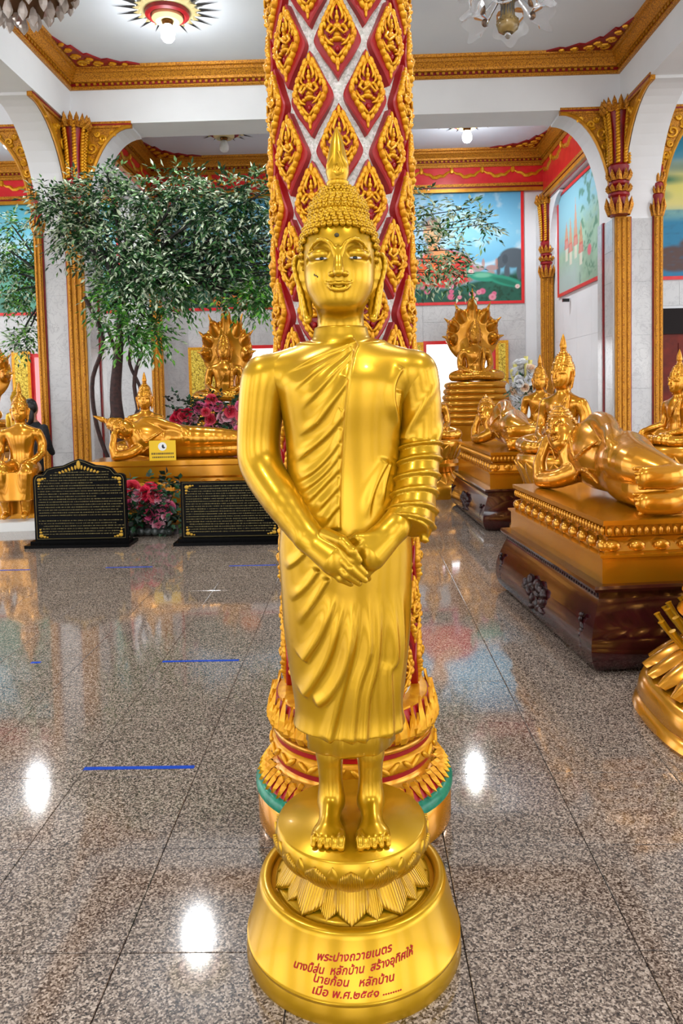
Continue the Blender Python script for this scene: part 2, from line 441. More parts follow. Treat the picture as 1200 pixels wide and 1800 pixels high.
# ------------------------------------------------------------------ the hall: floor, walls, ceiling
CZ = 6.5
XL, XR, YF, YB = -4.33, 4.06, 11.75, 16.2          # inner faces of the side beams, of the cross beam, of the back wall
def struct(o): o['kind'] = 'structure'; return o
TP = .463; TX0, TY0, NTX, NTY = -.67-6*TP, 1.93-3*TP, 15, 18
def build_floor():
    x0, x1, y0, y1 = TX0, TX0+NTX*TP, TY0, TY0+NTY*TP
    mb = MB(); mb.mi = 0
    for a, b in (((-12, -4.5, -.12), (x0, 16.4, 0)), ((x1, -4.5, -.12), (10, 16.4, 0)), ((x0, -4.5, -.12), (x1, y0, 0)), ((x0, y1, -.12), (x1, 16.4, 0))): mb.box(a, b)
    mb.mi = 1; mb.box((x0, y0, -.12), (x1, y1, -.006))
    fl = struct(mb.build('floor', [M['granite'], M['grout']]))
    tm = MB(); g = .0016; h = TP/2-g; e = .0012
    tm.ring_loft([[(-h, -h, -.006), (h, -h, -.006), (h, h, -.006), (-h, h, -.006)], [(-h, -h, -e), (h, -h, -e), (h, h, -e), (-h, h, -e)], [(-h+e, -h+e, 0), (h-e, -h+e, 0), (h-e, h-e, 0), (-h+e, h-e, 0)]], True, False, True)
    me = tm.mesh('tile', M['granite'])
    for j in range(NTY):
        for i in range(NTX): obj('tile', me, fl, (x0+(i+.5)*TP, y0+(j+.5)*TP, 0))
    mb = MB(); mb.box((-80, -80, -.5), (80, 80, -.25)); struct(mb.build('ground', M['ground']))
build_floor()
mb = MB(); mb.box((-12.2, -4.5, CZ), (10.2, 16.5, CZ+.2)); struct(mb.build('ceiling', M['ceil']))
# beams
BZ = 5.69
def beam(name, a, b): mb = MB(); mb.box(a, b); return struct(mb.build(name, M['plaster']))
beam('beam', (-12, YF, BZ), (10, 12.4, CZ)); beam('beam', (-4.95, -4.5, BZ), (XL, YF, CZ)); beam('beam', (XR, -4.5, BZ), (4.68, YF, CZ))
beam('beam', (-4.95, 12.4, BZ), (XL, YB, CZ)); beam('beam', (XR-.06, 12.4, 5.34), (4.68, YB, CZ))
# cornices
CP = [(0, 6.2), (.035, 6.2), (.05, 6.215), (.05, 6.24), (.035, 6.25), (.035, 6.29), (.075, 6.30), (.085, 6.335), (.13, 6.40), (.15, 6.41), (.155, 6.45), (.19, 6.46), (.20, 6.5), (0, 6.5)]
ncor = [0]
def cornice(p, q, nrm):
    """runs from p to q (x,y); nrm points into the bay; mitred 45 degrees at both ends"""
    p, q, nrm = Vector(p), Vector(q), Vector(nrm); d = (q-p).normalized(); ncor[0] += 1
    rings = []
    for end, s in ((p, 1), (q, -1)):
        rings.append([(end.x+nrm.x*o+d.x*o*s, end.y+nrm.y*o+d.y*o*s, z) for o, z in CP])
    mb = MB(); mb.ring_loft(rings); c = struct(mb.build('trim_%d' % ncor[0], M['gold_trim']))
    L = (q-p).length; n = int(L/.09); mb = MB()
    for i in range(n):
        c0 = p+d*(L*(i+.5)/n)+nrm*.052; e = d*.020+nrm*.012
        if L*(i+.5)/n < .06 or L*(i+.5)/n > L-.06: continue
        mb.box((c0.x-abs(e.x), c0.y-abs(e.y), 6.252), (c0.x+abs(e.x), c0.y+abs(e.y), 6.288))
    tag(mb.build('dentils', M['gold_plain'], c), kind='stuff')
    mb = MB(); a, b = p+nrm*.0352, q+nrm*.0358+nrm*.001
    mb.box((min(a.x, b.x), min(a.y, b.y), 6.25), (max(a.x, b.x)+.002, max(a.y, b.y)+.002, 6.29)); mb.build('red_groove', M['darkred'], c)
cornice((XL, YF), (XR, YF), (0, -1)); cornice((XL, -4.4), (XL, YF), (1, 0)); cornice((XR, -4.4), (XR, YF), (-1, 0))
cornice((XL, YB), (XR-.06, YB), (0, -1)); cornice((XL, 12.4), (XL, YB), (1, 0)); cornice((XR-.06, 12.4), (XR-.06, YB), (-1, 0)); cornice((XL, 12.4), (XR-.06, 12.4), (0, 1))
cornice((-12, YB), (-4.95, YB), (0, -1)); cornice((-4.95, 12.4), (-4.95, YB), (-1, 0))
def corner_fan(x, y, sx, sy, s=.95):
    mb = MB()
    pts = [(0, 0), (s, 0), (s*.82, .10*s), (s*.72, .08*s), (s*.55, .22*s), (s*.45, .20*s), (s*.3, .42*s), (.24*s, .40*s), (.16*s, .7*s), (.10*s, .68*s), (0, s)]
    mb.prism([(x+sx*a, y+sy*b) for a, b in pts], CZ-.025, CZ-.001, 'z')
    o = struct(mb.build('ceiling_corner_ornament', M['darkred']))
    for (a, b, r) in ((.14, .14, .10), (.36, .10, .08), (.10, .36, .08), (.58, .07, .055), (.07, .58, .055), (.27, .24, .06), (.77, .04, .035), (.04, .77, .035)):
        sp = [(x+sx*s*(a+r*(1-t/14)*math.cos(t*.9)), y+sy*s*(b+r*(1-t/14)*math.sin(t*.9)), CZ-.032) for t in range(12)]
        m2 = MB(); m2.tube(sp, .02*s, 5); m2.build('scroll', M['gold_orn'], o, True)
corner_fan(XL+.2, YF-.2, 1, -1); corner_fan(XR-.2, YF-.2, -1, -1); corner_fan(XL+.2, YB-.2, 1, -1); corner_fan(XR-.26, YB-.2, -1, -1)

# ---- piers, their marble slabs, strips, capitals and arch brackets
SP = 4.06
def strip(parent, x0, x1, y0, y1, z1=SP, reed='x'):
    mb = MB(); mb.box((x0, y0, 0), (x1, y1, z1)); o = mb.build('gold_strip', M['gold_plain'], parent)
    n = 3 if (x1-x0) > .2 else 2
    for i in range(n):
        cx = x0+(x1-x0)*(i+.5)/n; m2 = MB(); m2.tube([(cx, y0-.004, .02), (cx, y0-.004, z1-.02)], (x1-x0)/n*.30, 8); m2.build('reed', M['gold_trim'], o, True)
    return o
def capital(parent, cx, cy, s=1.0, z0=4.06, z1=5.74):
    h = z1-z0; Z = lambda f: z0+h*f
    mb = MB(); mb.lathe([(.13*s, Z(0)), (.15*s, Z(.02)), (.125*s, Z(.04)), (.125*s, Z(.15)), (.155*s, Z(.17)), (.155*s, Z(.19)), (.125*s, Z(.2)), (.12*s, Z(.25)), (.15*s, Z(.27)), (.15*s, Z(.29)), (.12*s, Z(.3)), (.12*s, Z(.36)), (.14*s, Z(.38)), (.15*s, Z(.43)), (.12*s, Z(.45)), (.115*s, Z(.55)), (.13*s, Z(.75)), (.18*s, Z(.9)), (.21*s, Z(.95)), (.12*s, Z(.97))], 16, (cx, cy, 0))
    c = mb.build('capital', M['darkred'], parent, 35)
    def rr_(f): i8 = (f-.45)/.5; return (.135+.012*i8+.060*i8**2.5)*s
    for k in range(8):                                   # twisted ropes
        a = 2*math.pi*(k+.5)/8; m2 = MB(); m2.tube([(cx+rr_(.45+.48*i/8)*math.cos(a), cy+rr_(.45+.48*i/8)*math.sin(a), Z(.45+.48*i/8)) for i in range(9)], .026*s, 6)
        for ri in range(18):                             # rope lay
            f = .46+.465*ri/17; r = rr_(f)+.014*s; m2.M = Matrix.Translation((cx+r*math.cos(a), cy+r*math.sin(a), Z(f))) @ Matrix.Rotation(a, 4, 'Z') @ Matrix.Rotation(.6, 4, 'X'); m2.ell((0, 0, 0), (.028*s, .046*s, .022), 6, 4)
        m2.M = None; m2.build('rope', M['gold_orn'], c, 'all')
    for zf, rr, nn, hh, ln in ((.0, .14, 10, .16, .05), (.30, .13, 10, .10, .04), (.20, .13, 10, .07, .04), (.89, .20, 16, .075, .07), (.92, .185, 16, .10, .06)):
        for k in range(nn):                              # leaf rings and leaf crown
            a = 2*math.pi*(k+.5*(zf > .5))/nn; m2 = MB(); w_ = math.pi*rr*s/nn*1.05
            ca, sa = math.cos(a), math.sin(a)
            def P(u, o, z): return (cx+(rr*s+o)*ca-u*sa, cy+(rr*s+o)*sa+u*ca, z)
            z_ = Z(zf); H_ = h*hh
            m2.add([P(-w_, 0, z_), P(w_, 0, z_), P(w_*.9, .03*s+ln*.3, z_+H_*.5), P(0, ln*s, z_+H_), P(-w_*.9, .03*s+ln*.3, z_+H_*.5), P(0, .03*s, z_), P(0, .06*s+ln*.4, z_+H_*.5), P(0, -.03, z_+H_*.4)],
                   [(0, 5, 6, 4), (5, 1, 2, 6), (4, 6, 3), (6, 2, 3), (0, 4, 7), (1, 7, 2), (4, 3, 7), (3, 2, 7)])
            m2.build('leaf', M['gold_trim'], c)
    return c
def spiral(c, r, e1, e2, turns=1.6, n=18, a0=0.0, flip=1):
    return [tuple(Vector(c)+Vector(e1)*(r*(1-.85*i/n)*math.cos(a0+flip*2*math.pi*turns*i/n))+Vector(e2)*(r*(1-.85*i/n)*math.sin(a0+flip*2*math.pi*turns*i/n))) for i in range(n+1)]
def bracket(parent, O, du, w_, dn, t0, t1, z0=SP, z1=BZ-.04, faces=(-1,), n=14, orn=True):
    """quarter-arch bracket; O=(x,y) at the pier face, du unit vector along the span, dn unit vector across; body between t0..t1 along dn"""
    O, du, dn = Vector(O), Vector(du), Vector(dn); h = z1-z0
    cur = [(w_*(1-math.cos(math.pi/2*i/n)), z0+h*math.sin(math.pi/2*i/n)) for i in range(n+1)]
    def W(u, z, t): p = O+du*u+dn*t; return (p.x, p.y, z)
    poly = cur+[(w_, z1+.045), (0, z1+.045)]
    mb = MB(); mb.ring_loft([[W(u, z, t0) for u, z in poly], [W(u, z, t1) for u, z in poly]]); b = mb.build('arch_bracket', M['plaster'], parent)
    if not orn: return b
    for fc in faces:
        t = t0 if fc < 0 else t1
        ins = [(u*.93, z+.02) for u, z in cur[:-1]]+[(w_*.90, z1-.015)]
        ins = [(max(u, .0), min(z, z1-.01)) for u, z in ins]
        mb = MB(); mb.ring_loft([[W(u, z, t+fc*.001) for u, z in ins+[(0, z1-.01)]], [W(u, z, t+fc*.05) for u, z in ins+[(0, z1-.01)]]]); sp = mb.build('spandrel', M['gold_trim'], parent)
        m2 = MB(); m2.tube([W(u, z, t+fc*.05) for u, z in cur], .034, 6); m2.build('curved_moulding', M['gold_plain'], sp, True)
        m2 = MB(); m2.box(*[tuple(map(f, W(0, z1-.02, t-.0), W(w_*1.02, z1+.075, t+fc*.075))) for f in (min, max)]); m2.build('top_moulding', M['gold_trim'], sp)
        m2 = MB(); m2.box(*[tuple(map(f, W(0, z1+.015, t+fc*.07), W(w_*1.02, z1+.04, t+fc*.079))) for f in (min, max)]); m2.build('red_groove', M['darkred'], sp)
        for (fu, fz, r) in ((.20, .80, .11), (.42, .88, .075), (.09, .58, .07), (.16, .68, .05), (.05, .42, .045), (.62, .93, .045), (.32, .93, .04), (.035, .30, .03)):
            pts = spiral(W(w_*fu, z0+h*fz, t+fc*.058), r*min(1, w_/.8+.1), (du.x, du.y, 0), (0, 0, 1), 1.5, 16, fu*9, 1 if fu*100 % 2 < 1 else -1)
            m2 = MB(); m2.tube(pts, [.024]+[.022]*15+[.014], 5); m2.build('scroll', M['gold_orn'], sp, True)
    return b
def slabs(parent, rect, axis_, d, hts, th=.012, cols=1, mat='marble'):
    """marble facing slabs on a vertical face; rect=(u0,u1); axis_ 'x' means face spans x at y=d"""
    u0, u1 = rect
    for z0, z1 in zip(hts[:-1], hts[1:]):
        for c in range(cols):
            a = u0+(u1-u0)*c/cols+.002; b = u0+(u1-u0)*(c+1)/cols-.002; mb = MB()
            if axis_ == 'x': mb.box((a, d-th, z0+.002), (b, d, z1-.002))
            elif axis_ == '-y': mb.box((d-th, a, z0+.002), (d, b, z1-.002))
            else: mb.box((d, a, z0+.002), (d+th, b, z1-.002))
            mb.build('marble_slab', M[mat], parent)
HT = [0, .62, 1.44, 2.26, 3.08, 3.56, 4.04]
def pier(x0, x1, sgn):
    """sgn=-1 left pier, +1 right pier; the wide strip and big capital stand on the corner towards the bay"""
    mb = MB(); mb.box((x0, YF, 0), (x1, 12.4, BZ)); p = struct(mb.build('pier', M['plaster']))
    if sgn < 0: wide, nar = (x1-.30, x1-.04), (x0, x0+.12)
    else: wide, nar = (x0+.02, x0+.25), (x1-.13, x1)
    a, b = sorted((wide, nar)); slabs(p, (a[1]+.02, b[0]-.02), 'x', YF, HT)
    for st in (wide, nar): strip(p, st[0], st[1], YF-.05, YF)
    for xx in ((a[1], a[1]+.02), (b[0]-.02, b[0])):
        mb = MB(); mb.box((xx[0], YF-.03, 0), (xx[1], YF, SP)); mb.build('red_edge', M['darkred'], p)
    inner = x1 if sgn < 0 else x0
    slabs(p, (YF, 12.12), 'y' if sgn < 0 else '-y', inner, HT)
    mb = MB(); xa, xb = sorted((inner, inner-sgn*.03)); mb.box((xa, 12.13, 0), (xb, 12.18, SP)); mb.build('red_edge', M['darkred'], p)
    mb = MB(); mb.box((xa, 12.20, 0), (xb, 12.40, SP)); mb.build('side_facing', M['marble'], p)
    capital(p, sum(wide)/2-sgn*.09, YF-.13, 1.0); capital(p, sum(nar)/2, YF-.0, .55)
    return p
pl = pier(-4.98, -4.18, -1); pr = pier(3.96, 4.70, 1)
bracket(pl, (-4.18, YF), (1, 0), .76, (0, 1), .07, .62); bracket(pl, (-4.98, YF), (-1, 0), .80, (0, 1), .07, .62)
bracket(pr, (3.96, YF), (-1, 0), .78, (0, 1), .07, .62); bracket(pr, (4.70, YF), (1, 0), .80, (0, 1), .07, .62)
bracket(pl, (-4.98, YF), (0, -1), 1.3, (1, 0), .06, .54, faces=(1,)); bracket(pr, (3.96, YF), (0, -1), 1.2, (1, 0), .16, .68, faces=(-1,))
bracket(pl, (-4.98, 12.4), (0, 1), .9, (1, 0), .06, .58, faces=(), orn=False)

# ---- walls
def wall(name, x0, x1, y0, y1, holes, axis_='x', z1=CZ, mat='plaster'):
    """solid wall with rectangular openings (u0,u1,z0,z1)"""
    mb = MB(); us = sorted({(x0 if axis_ == 'x' else y0), (x1 if axis_ == 'x' else y1), *[h[0] for h in holes], *[h[1] for h in holes]})
    zs = sorted({0, z1, *[h[2] for h in holes], *[h[3] for h in holes]})
    for a, b in zip(us[:-1], us[1:]):
        for c, d in zip(zs[:-1], zs[1:]):
            if any(h[0] <= a and b <= h[1] and h[2] <= c and d <= h[3] for h in holes): continue
            if axis_ == 'x': mb.box((a, y0, c), (b, y1, d))
            else: mb.box((x0, a, c), (x1, b, d))
    return struct(mb.build(name, M[mat]))
WINS = [(1.42, 2.95, .75, 2.52), (-3.0, -1.42, .75, 2.52), (-7.05, -6.1, .75, 2.45), (-9.6, -8.4, .75, 2.45)]
wb = wall('wall_back', -12, 10, YB, YB+.3, WINS)
for k, (a, b, c, d) in enumerate(WINS):
    wn = struct(tag(empty('window_%d' % (k+1), ((a+b)/2, YB+.1, c))))
    for (p, q) in (((a, YB-.02, c), (a+.07, YB+.28, d)), ((b-.07, YB-.02, c), (b, YB+.28, d)), ((a+.07, YB-.02, d-.07), (b-.07, YB+.28, d)), ((a+.07, YB-.02, c), (b-.07, YB+.28, c+.06))):
        mb = MB(); mb.box(tuple(np.array(p)-np.array(wn.location)), tuple(np.array(q)-np.array(wn.location))); mb.build('window_frame', M['redband'], wn)
# marble facing of the back wall below the mural, laid round the windows
ROWS = [0, .75, 1.6, 2.52, 2.92, 3.28]
xs_ = [-4.1, -3.62, -3.0, -2.2, -1.42, -.6, .3, 1.0, 1.42, 2.2, 2.95, 3.6]
for z0, z1 in zip(ROWS[:-1], ROWS[1:]):
    for a, b in zip(xs_[:-1], xs_[1:]):
        if any(h[0] < (a+b)/2 < h[1] and h[2] < (z0+z1)/2 < h[3] for h in WINS): continue
        mb = MB(); mb.box((a+.002, YB-.015, z0+.002), (b-.002, YB, z1-.002)); mb.build('marble_slab', M['marble'], wb)
    for a, b in zip(np.arange(-12, -5.3, .9), np.arange(-11.1, -4.5, .9)):
        if any(h[0] < b and a < h[1] and h[2] < (z0+z1)/2 < h[3] for h in WINS): continue
        mb = MB(); mb.box((a+.002, YB-.015, z0+.002), (b-.002, YB, z1-.002)); mb.build('marble_slab', M['marble'], wb)
# shutters
def shutter(x0, x1, label, z0=.8, z1=2.5, y=YB-.05):
    t = thing('window_shutter', label, 'shutter', ((x0+x1)/2, y, z0)); w_ = (x1-x0)/2; h = z1-z0
    mb = MB(); mb.box((-w_, -.02, 0), (w_, .02, h)); mb.build('board', M['redband'], t)
    mb = MB(); mb.box((-w_+.05, -.032, .05), (w_-.05, -.02, h-.05)); mb.build('gilt_panel', M['gilt_panel'], t)
    for a, b in (((-w_, -.035, 0), (-w_+.06, -.02, h)), ((w_-.06, -.035, 0), (w_, -.02, h)), ((-w_+.06, -.035, h-.06), (w_-.06, -.02, h)), ((-w_+.06, -.035, 0), (w_-.06, -.02, .06))):
        mb = MB(); mb.box(a, b); mb.build('gilt_border', M['gold_orn'], t)
def mk_gilt():
    m = Mat('gilt_leafwork'); m.set(Roughness=.4, Metallic=.3)
    n = m.n('ShaderNodeTexVoronoi', i_Scale=16.0, feature='DISTANCE_TO_EDGE'); d = m.n('ShaderNodeTexNoise', i_Scale=9.0, i_Detail=5.0)
    m.l(m.coord(), d.inputs['Vector']); mx = m.n('ShaderNodeMix', data_type='VECTOR'); mx.inputs[0].default_value = .25
    m.l(m.coord(), mx.inputs[4]); m.l(d.outputs[1], mx.inputs[5]); m.l(mx.outputs[1], n.inputs['Vector'])
    m.l(m.ramp(n.outputs[0], [(.02, srgb(92, 60, 8)), (.06, srgb(240, 200, 48)), (.16, srgb(250, 222, 90))]), m.p.inputs['Base Color']); m.bump(n.outputs[0], .4, .01)
    return m.m
M['gilt_panel'] = mk_gilt()
shutter(-3.62, -3.0, 'open red and gilt window shutter left of the left cobra-hooded Buddha'); shutter(-1.42, -.86, 'open red and gilt shutter just left of the decorated column'); shutter(.98, 1.42, 'open red shutter just right of the decorated column'); shutter(2.95, 3.22, 'narrow red and gilt shutter right of the right cobra-hooded Buddha')
shutter(-7.45, -7.05, 'red and gilt shutter at the far left window')
# side and right-hand walls
wall('wall_right', 4.12, 4.32, 12.4, YB, [], 'y', 5.34)
wall('wall_right_aisle', 4.70, 10, 13.3, 13.5, [], 'x', CZ)
wall('wall_right_end', 10, 10.2, -4.5, YB, [(-3.5, .5, .4, 4.8), (1.5, 5.5, .4, 4.8), (6.5, 10.5, .4, 4.8)], 'y')
wall('wall_left', -12.2, -12, -4.5, YB, [(-3.5, .5, .3, 4.8), (1.5, 5.5, .3, 4.8), (6.5, 10.2, .3, 4.8), (11.6, 14.6, .3, 4.8)], 'y')
wall('wall_front_added', -12, 10, -4.7, -4.5, [(-9.8, -7.0, 0, 4.4), (-5.6, -3.0, 0, 4.4), (-1.3, 1.3, 0, 4.4), (3.0, 5.6, 0, 4.4), (6.8, 9.2, 0, 4.4)], 'x')  # unseen wall added behind the viewer; its openings cut glare and shape the light
wr = bpy.data.objects['wall_right']
for z0, z1 in zip([0, .8, 1.6, 2.4, 3.28][:-1], [.8, 1.6, 2.4, 3.28]):
    for a, b in ((12.42, 13.3), (13.3, 14.2), (14.2, 15.1), (15.1, 15.7)):
        mb = MB(); mb.box((4.108, a+.002, z0+.002), (4.12, b-.002, z1-.002)); mb.build('wall_slab', M['plaster'], wr)
wa = bpy.data.objects['wall_right_aisle']
for z0, z1 in zip([0, .9, 1.9, 2.85][:-1], [.9, 1.9, 2.85]):
    mb = MB(); mb.box((4.72, 13.288, z0+.002), (5.18, 13.3, z1-.002)); mb.build('marble_slab', M['marble'], wa)
for a in np.arange(4.72, 9.5, .9):
    mb = MB(); mb.box((a+.002, 13.288, 2.86), (a+.898, 13.3, 3.28)); mb.build('marble_slab', M['marble'], wa)
d = struct(empty('door_1', (6.2, 13.25, 0)))
for n_, m_, a, b in (('lintel', 'doordark', (-1.0, -.06, 2.36), (1.0, .05, 2.8)), ('door_leaf', 'door', (-.96, -.02, 0), (-.01, .03, 2.36)), ('door_leaf', 'door', (.01, -.02, 0), (.96, .03, 2.36)), ('jamb', 'doordark', (-1.0, -.06, 0), (-.96, .05, 2.36)), ('jamb', 'doordark', (.96, -.06, 0), (1.0, .05, 2.36))):
    mb = MB(); mb.box(a, b); o = mb.build(n_, M[m_], d)
    if n_ == 'door_leaf':
        for k in range(3):
            m2 = MB(); x0 = a[0]+.06+k*.28; m2.box((x0, -.035, .2), (x0+.22, -.02, 2.2)); m2.build('door_panel', M['door'], o)
# corner pilasters of the back wall
def pilaster(x0, x1, sgn):
    mb = MB(); mb.box((x0, YB-.35, 0), (x1, YB, 5.25)); p = struct(mb.build('pilaster', M['marble']))
    strip(p, x0, x1, YB-.40, YB-.35, 3.75)
    capital(p, (x0+x1)/2, YB-.36, .82, 3.75, 5.42)
    return p
pp = pilaster(3.84, 4.10, 1); pilaster(-4.33, -4.08, -1)
bracket(pp, (4.0, YB-.42), (0, -1), .85, (1, 0), 0, .14, 3.9, 5.28, faces=(), orn=False)
bracket(pr, (3.96, 12.4), (0, 1), .7, (1, 0), .04, .16, 3.9, 5.28, faces=(), orn=False)
# red and gold frieze above the murals
def frieze(p, q, nrm, z0=5.62, zt=6.2):
    p, q, nrm = Vector(p), Vector(q), Vector(nrm); d = (q-p); L = d.length; d.normalize(); ncor[0] += 1
    def bx(o0, o1, za, zb, name, mat, par=None):
        a = p+nrm*o0; b = q+nrm*o1; mb = MB(); mb.box((min(a.x, b.x), min(a.y, b.y), za), (max(a.x, b.x), max(a.y, b.y), zb)); return mb.build(name, mat, par)
    f = struct(bx(0, .03, z0, zt, 'trim_%d' % ncor[0], M['redband']))
    bx(.03, .10, z0, z0+.07, 'moulding', M['gold_plain'], f); bx(.03, .07, z0+.07, z0+.11, 'moulding', M['darkred'], f); bx(.03, .09, z0+.11, z0+.17, 'moulding', M['gold_trim'], f); bx(.03, .06, zt-.06, zt, 'moulding', M['gold_trim'], f)
    n = max(int(L/.62), 1); w_ = L/n
    for i in range(n):                                    # swags
        c0 = p+d*(w_*(i+.5))+nrm*.035; pts = []
        for k in range(9):
            u = -1+k/4; pts.append((c0.x+d.x*u*w_*.46, c0.y+d.y*u*w_*.46, zt-.13-.12*(1-abs(u)**1.6) + .02*math.sin(u*9)))
        m2 = MB(); m2.tube(pts, [.012, .03, .035, .04, .045, .04, .035, .03, .012], 5); m2.build('swag', M['gold_orn'], f, True)
        c1 = p+d*(w_*i)+nrm*.035; m2 = MB(); m2.ell((c1.x, c1.y, zt-.12), (.05+.0*abs(d.x), .05, .075), 6, 4); m2.build('rosette', M['gold_orn'], f, True)
frieze((XL, YB), (XR-.06, YB), (0, -1)); frieze((XR-.06, 12.4), (XR-.06, YB-.1), (-1, 0), 5.36); frieze((XL, 12.4), (XL, YB-.1), (1, 0), 5.69); frieze((-12, YB), (-4.95, YB), (0, -1))
# ------------------------------------------------------------------ heads (shared by every figure)
def sculpt_head(B, H, Rm=None, t=(0, 0, 0), sc=1.0, fine=True, ears=True):
    """head drawn in the standing figure's own metres, origin at the neck pit (0,0,1.68)"""
    for f in (B, H):
        f.frame(Rm, np.array(t)-(np.eye(3) if Rm is None else np.array(Rm))@np.array([0, 0, 1.68])*sc, sc)
    B.ell((0, .012, 1.862), (.094, .106, .118))
    B.ell((0, -.010, 1.786), (.0885, .092, .090), .03)
    B.ell((0, -.040, 1.728), (.050, .052, .030), .035)
    B.rcone((0, .02, 1.62), (0, .012, 1.74), .062, .060, .02)
    for s in (-1, 1):
        B.ell((s*.046, -.118, 1.846), (.032, .020, .017), .016, 's')
        B.ell((s*.040, -.0790, 1.8420), (.028, .0190, .0170), .003); B.ell((s*.060, -.0640, 1.8400), (.018, .0165, .0145), .006)
        p = spline([(s*.0095, -.113, 1.836), (s*.0120, -.111, 1.850), (s*.022, -.107, 1.866), (s*.040, -.0985, 1.8745), (s*.060, -.084, 1.868), (s*.077, -.062, 1.846), (s*.083, -.048, 1.825)], 13)
        B.chain(p, list(np.interp(np.linspace(0, 1, 13), [0, .3, .7, 1], [.0045, .0052, .0040, .0012])), .006)
    B.limb([(0, -.103, 1.852), (0, -.112, 1.825), (0, -.1255, 1.791)], [.0075, .0090, .0120], .009, 6)
    for s in (-1, 1):
        B.ell((s*.0165, -.1125, 1.7875), (.0098, .0115, .0078), .005)
        B.rcone((s*.008, -.125, 1.778), (s*.013, -.119, 1.777), .0026, .0026, .003, 's')
        B.limb([(s*.036, -.0880, 1.7730), (s*.020, -.1035, 1.7660), (s*.007, -.1100, 1.7665), (0, -.1095, 1.7650)], [.0016, .0042, .0048, .0044], .0025, 8)
        B.limb([(s*.030, -.0920, 1.7650), (s*.016, -.1030, 1.7535), (0, -.1070, 1.7500)], [.0016, .0052, .0062], .0025, 7)
        if ears:
            e = spline([(s*.094, .022, 1.848), (s*.108, .022, 1.856), (s*.119, .018, 1.842), (s*.115, .012, 1.805), (s*.101, .008, 1.760), (s*.092, .004, 1.715), (s*.087, -.002, 1.686), (s*.081, -.002, 1.692)], 18)
            B.chain(e, list(np.interp(np.linspace(0, 1, 18), [0, .3, .7, .9, 1], [.005, .0065, .0062, .0085, .007])), .003)
            B.limb([(s*.101, .028, 1.838), (s*.098, .024, 1.79), (s*.088, .014, 1.705)], [.021, .019, .016], .004, 6, ((0, 1, 0), 2.6))
    # hair cap
    H.ell((0, .014, 1.870), (.0975, .113, .110))
    zh = lambda x: 1.917-3.6*x*x
    H.op((-.13, -.16, 1.70), (.13, .02, 1.915), lambda x, y, z: np.maximum(np.maximum(y-.018, z-zh(x)), np.abs(x)-.0935), 0, 's')
    H.op((-.14, -.16, 1.70), (.14, .2, 1.80), lambda x, y, z: z-1.785+0*x+0*y, 0, 's')
    H.ell((0, .018, 1.962), (.073, .075, .058), .02)
    H.rcone((0, .018, 1.985), (0, .018, 2.035), .045, .026, .02)
    for f in (B, H): f.frame()
def hair_curls(size=.0092):
    mb = MB(); ca, ra = np.array((0, .014, 1.870)), np.array((.0985, .114, .111)); cu, ru = np.array((0, .018, 1.962)), np.array((.073, .075, .058))
    inside = lambda p, c, r: (((p-c)/r)**2).sum() < .97
    pts = []
    for c, r, oc, orr, lo in ((ca, ra, cu, ru, -.72), (cu, ru, ca, ra, -.3)):
        el = lo
        while el < 1.35:
            rr = r[0]*math.cos(el); n = max(int(2*math.pi*rr/.0158), 4)
            for j in range(n):
                a = 2*math.pi*(j+.5*(int(el*50) % 2))/n
                d = np.array((math.cos(el)*math.cos(a), math.cos(el)*math.sin(a), math.sin(el))); p = c+r*d
                if inside(p, oc, orr): continue
                if p[1] < .012 and p[2] < 1.913-3.6*p[0]**2 and abs(p[0]) < .0925: continue
                if p[2] < 1.79 or p[2] > 2.03: continue
                nn = d/r; pts.append((p, nn/np.linalg.norm(nn)))
            el += .0152/(.5*(r[2]+r[0]))
    for z, rr in ((2.008, .047), (2.022, .041)):
        n = int(2*math.pi*rr/.0158)
        for j in range(n):
            a = 2*math.pi*j/n; pts.append((np.array((rr*math.cos(a), .018+rr*math.sin(a), z)), np.array((math.cos(a)*.8, math.sin(a)*.8, .6))))
    for p, nn in pts:
        mb.M = Matrix.Translation(Vector(p)) @ Vector(nn).to_track_quat('Z', 'Y').to_matrix().to_4x4()
        mb.ell((0, 0, 0), (size, size, size*.75), 8, 5); mb.ell((0, 0, size*.62), (size*.52, size*.52, size*.5), 6, 4)
    mb.M = None
    return mb
def flame(mb, z0=2.03, y=.018, s=1.0, k=1.0):
    P = [(.027, 0), (.030, .006), (.030, .012), (.025, .017), (.027, .025), (.0305, .036), (.0305, .050), (.0275, .066), (.024, .084), (.020, .102), (.015, .122), (.009, .140), (.001, .158)]
    mb.lathe([(r*s, z*s*k) for r, z in P], 20, (0, y, z0))
    for sd in (-1, 1):
        mb.tube([(sd*.020*s, y-.012*s, z0+.030*s), (sd*.024*s, y-.016*s, z0+.052*s), (sd*.012*s, y-.022*s, z0+.075*s), (sd*.010*s, y-.013*s, z0+.11*s), (sd*.002*s, y-.006*s, z0+.145*s)], [.003*s, .005*s, .0045*s, .0035*s, .001], 6)
    mb.tube([(0, y-.031*s, z0+.036*s), (.006*s, y-.032*s, z0+.042*s), (.002*s, y-.031*s, z0+.052*s), (-.008*s, y-.029*s, z0+.048*s), (-.010*s, y-.029*s, z0+.034*s), (0, y-.030*s, z0+.024*s), (.014*s, y-.026*s, z0+.03*s), (.016*s, y-.025*s, z0+.05*s), (.004*s, y-.024*s, z0+.085*s)], .0035*s, 6)

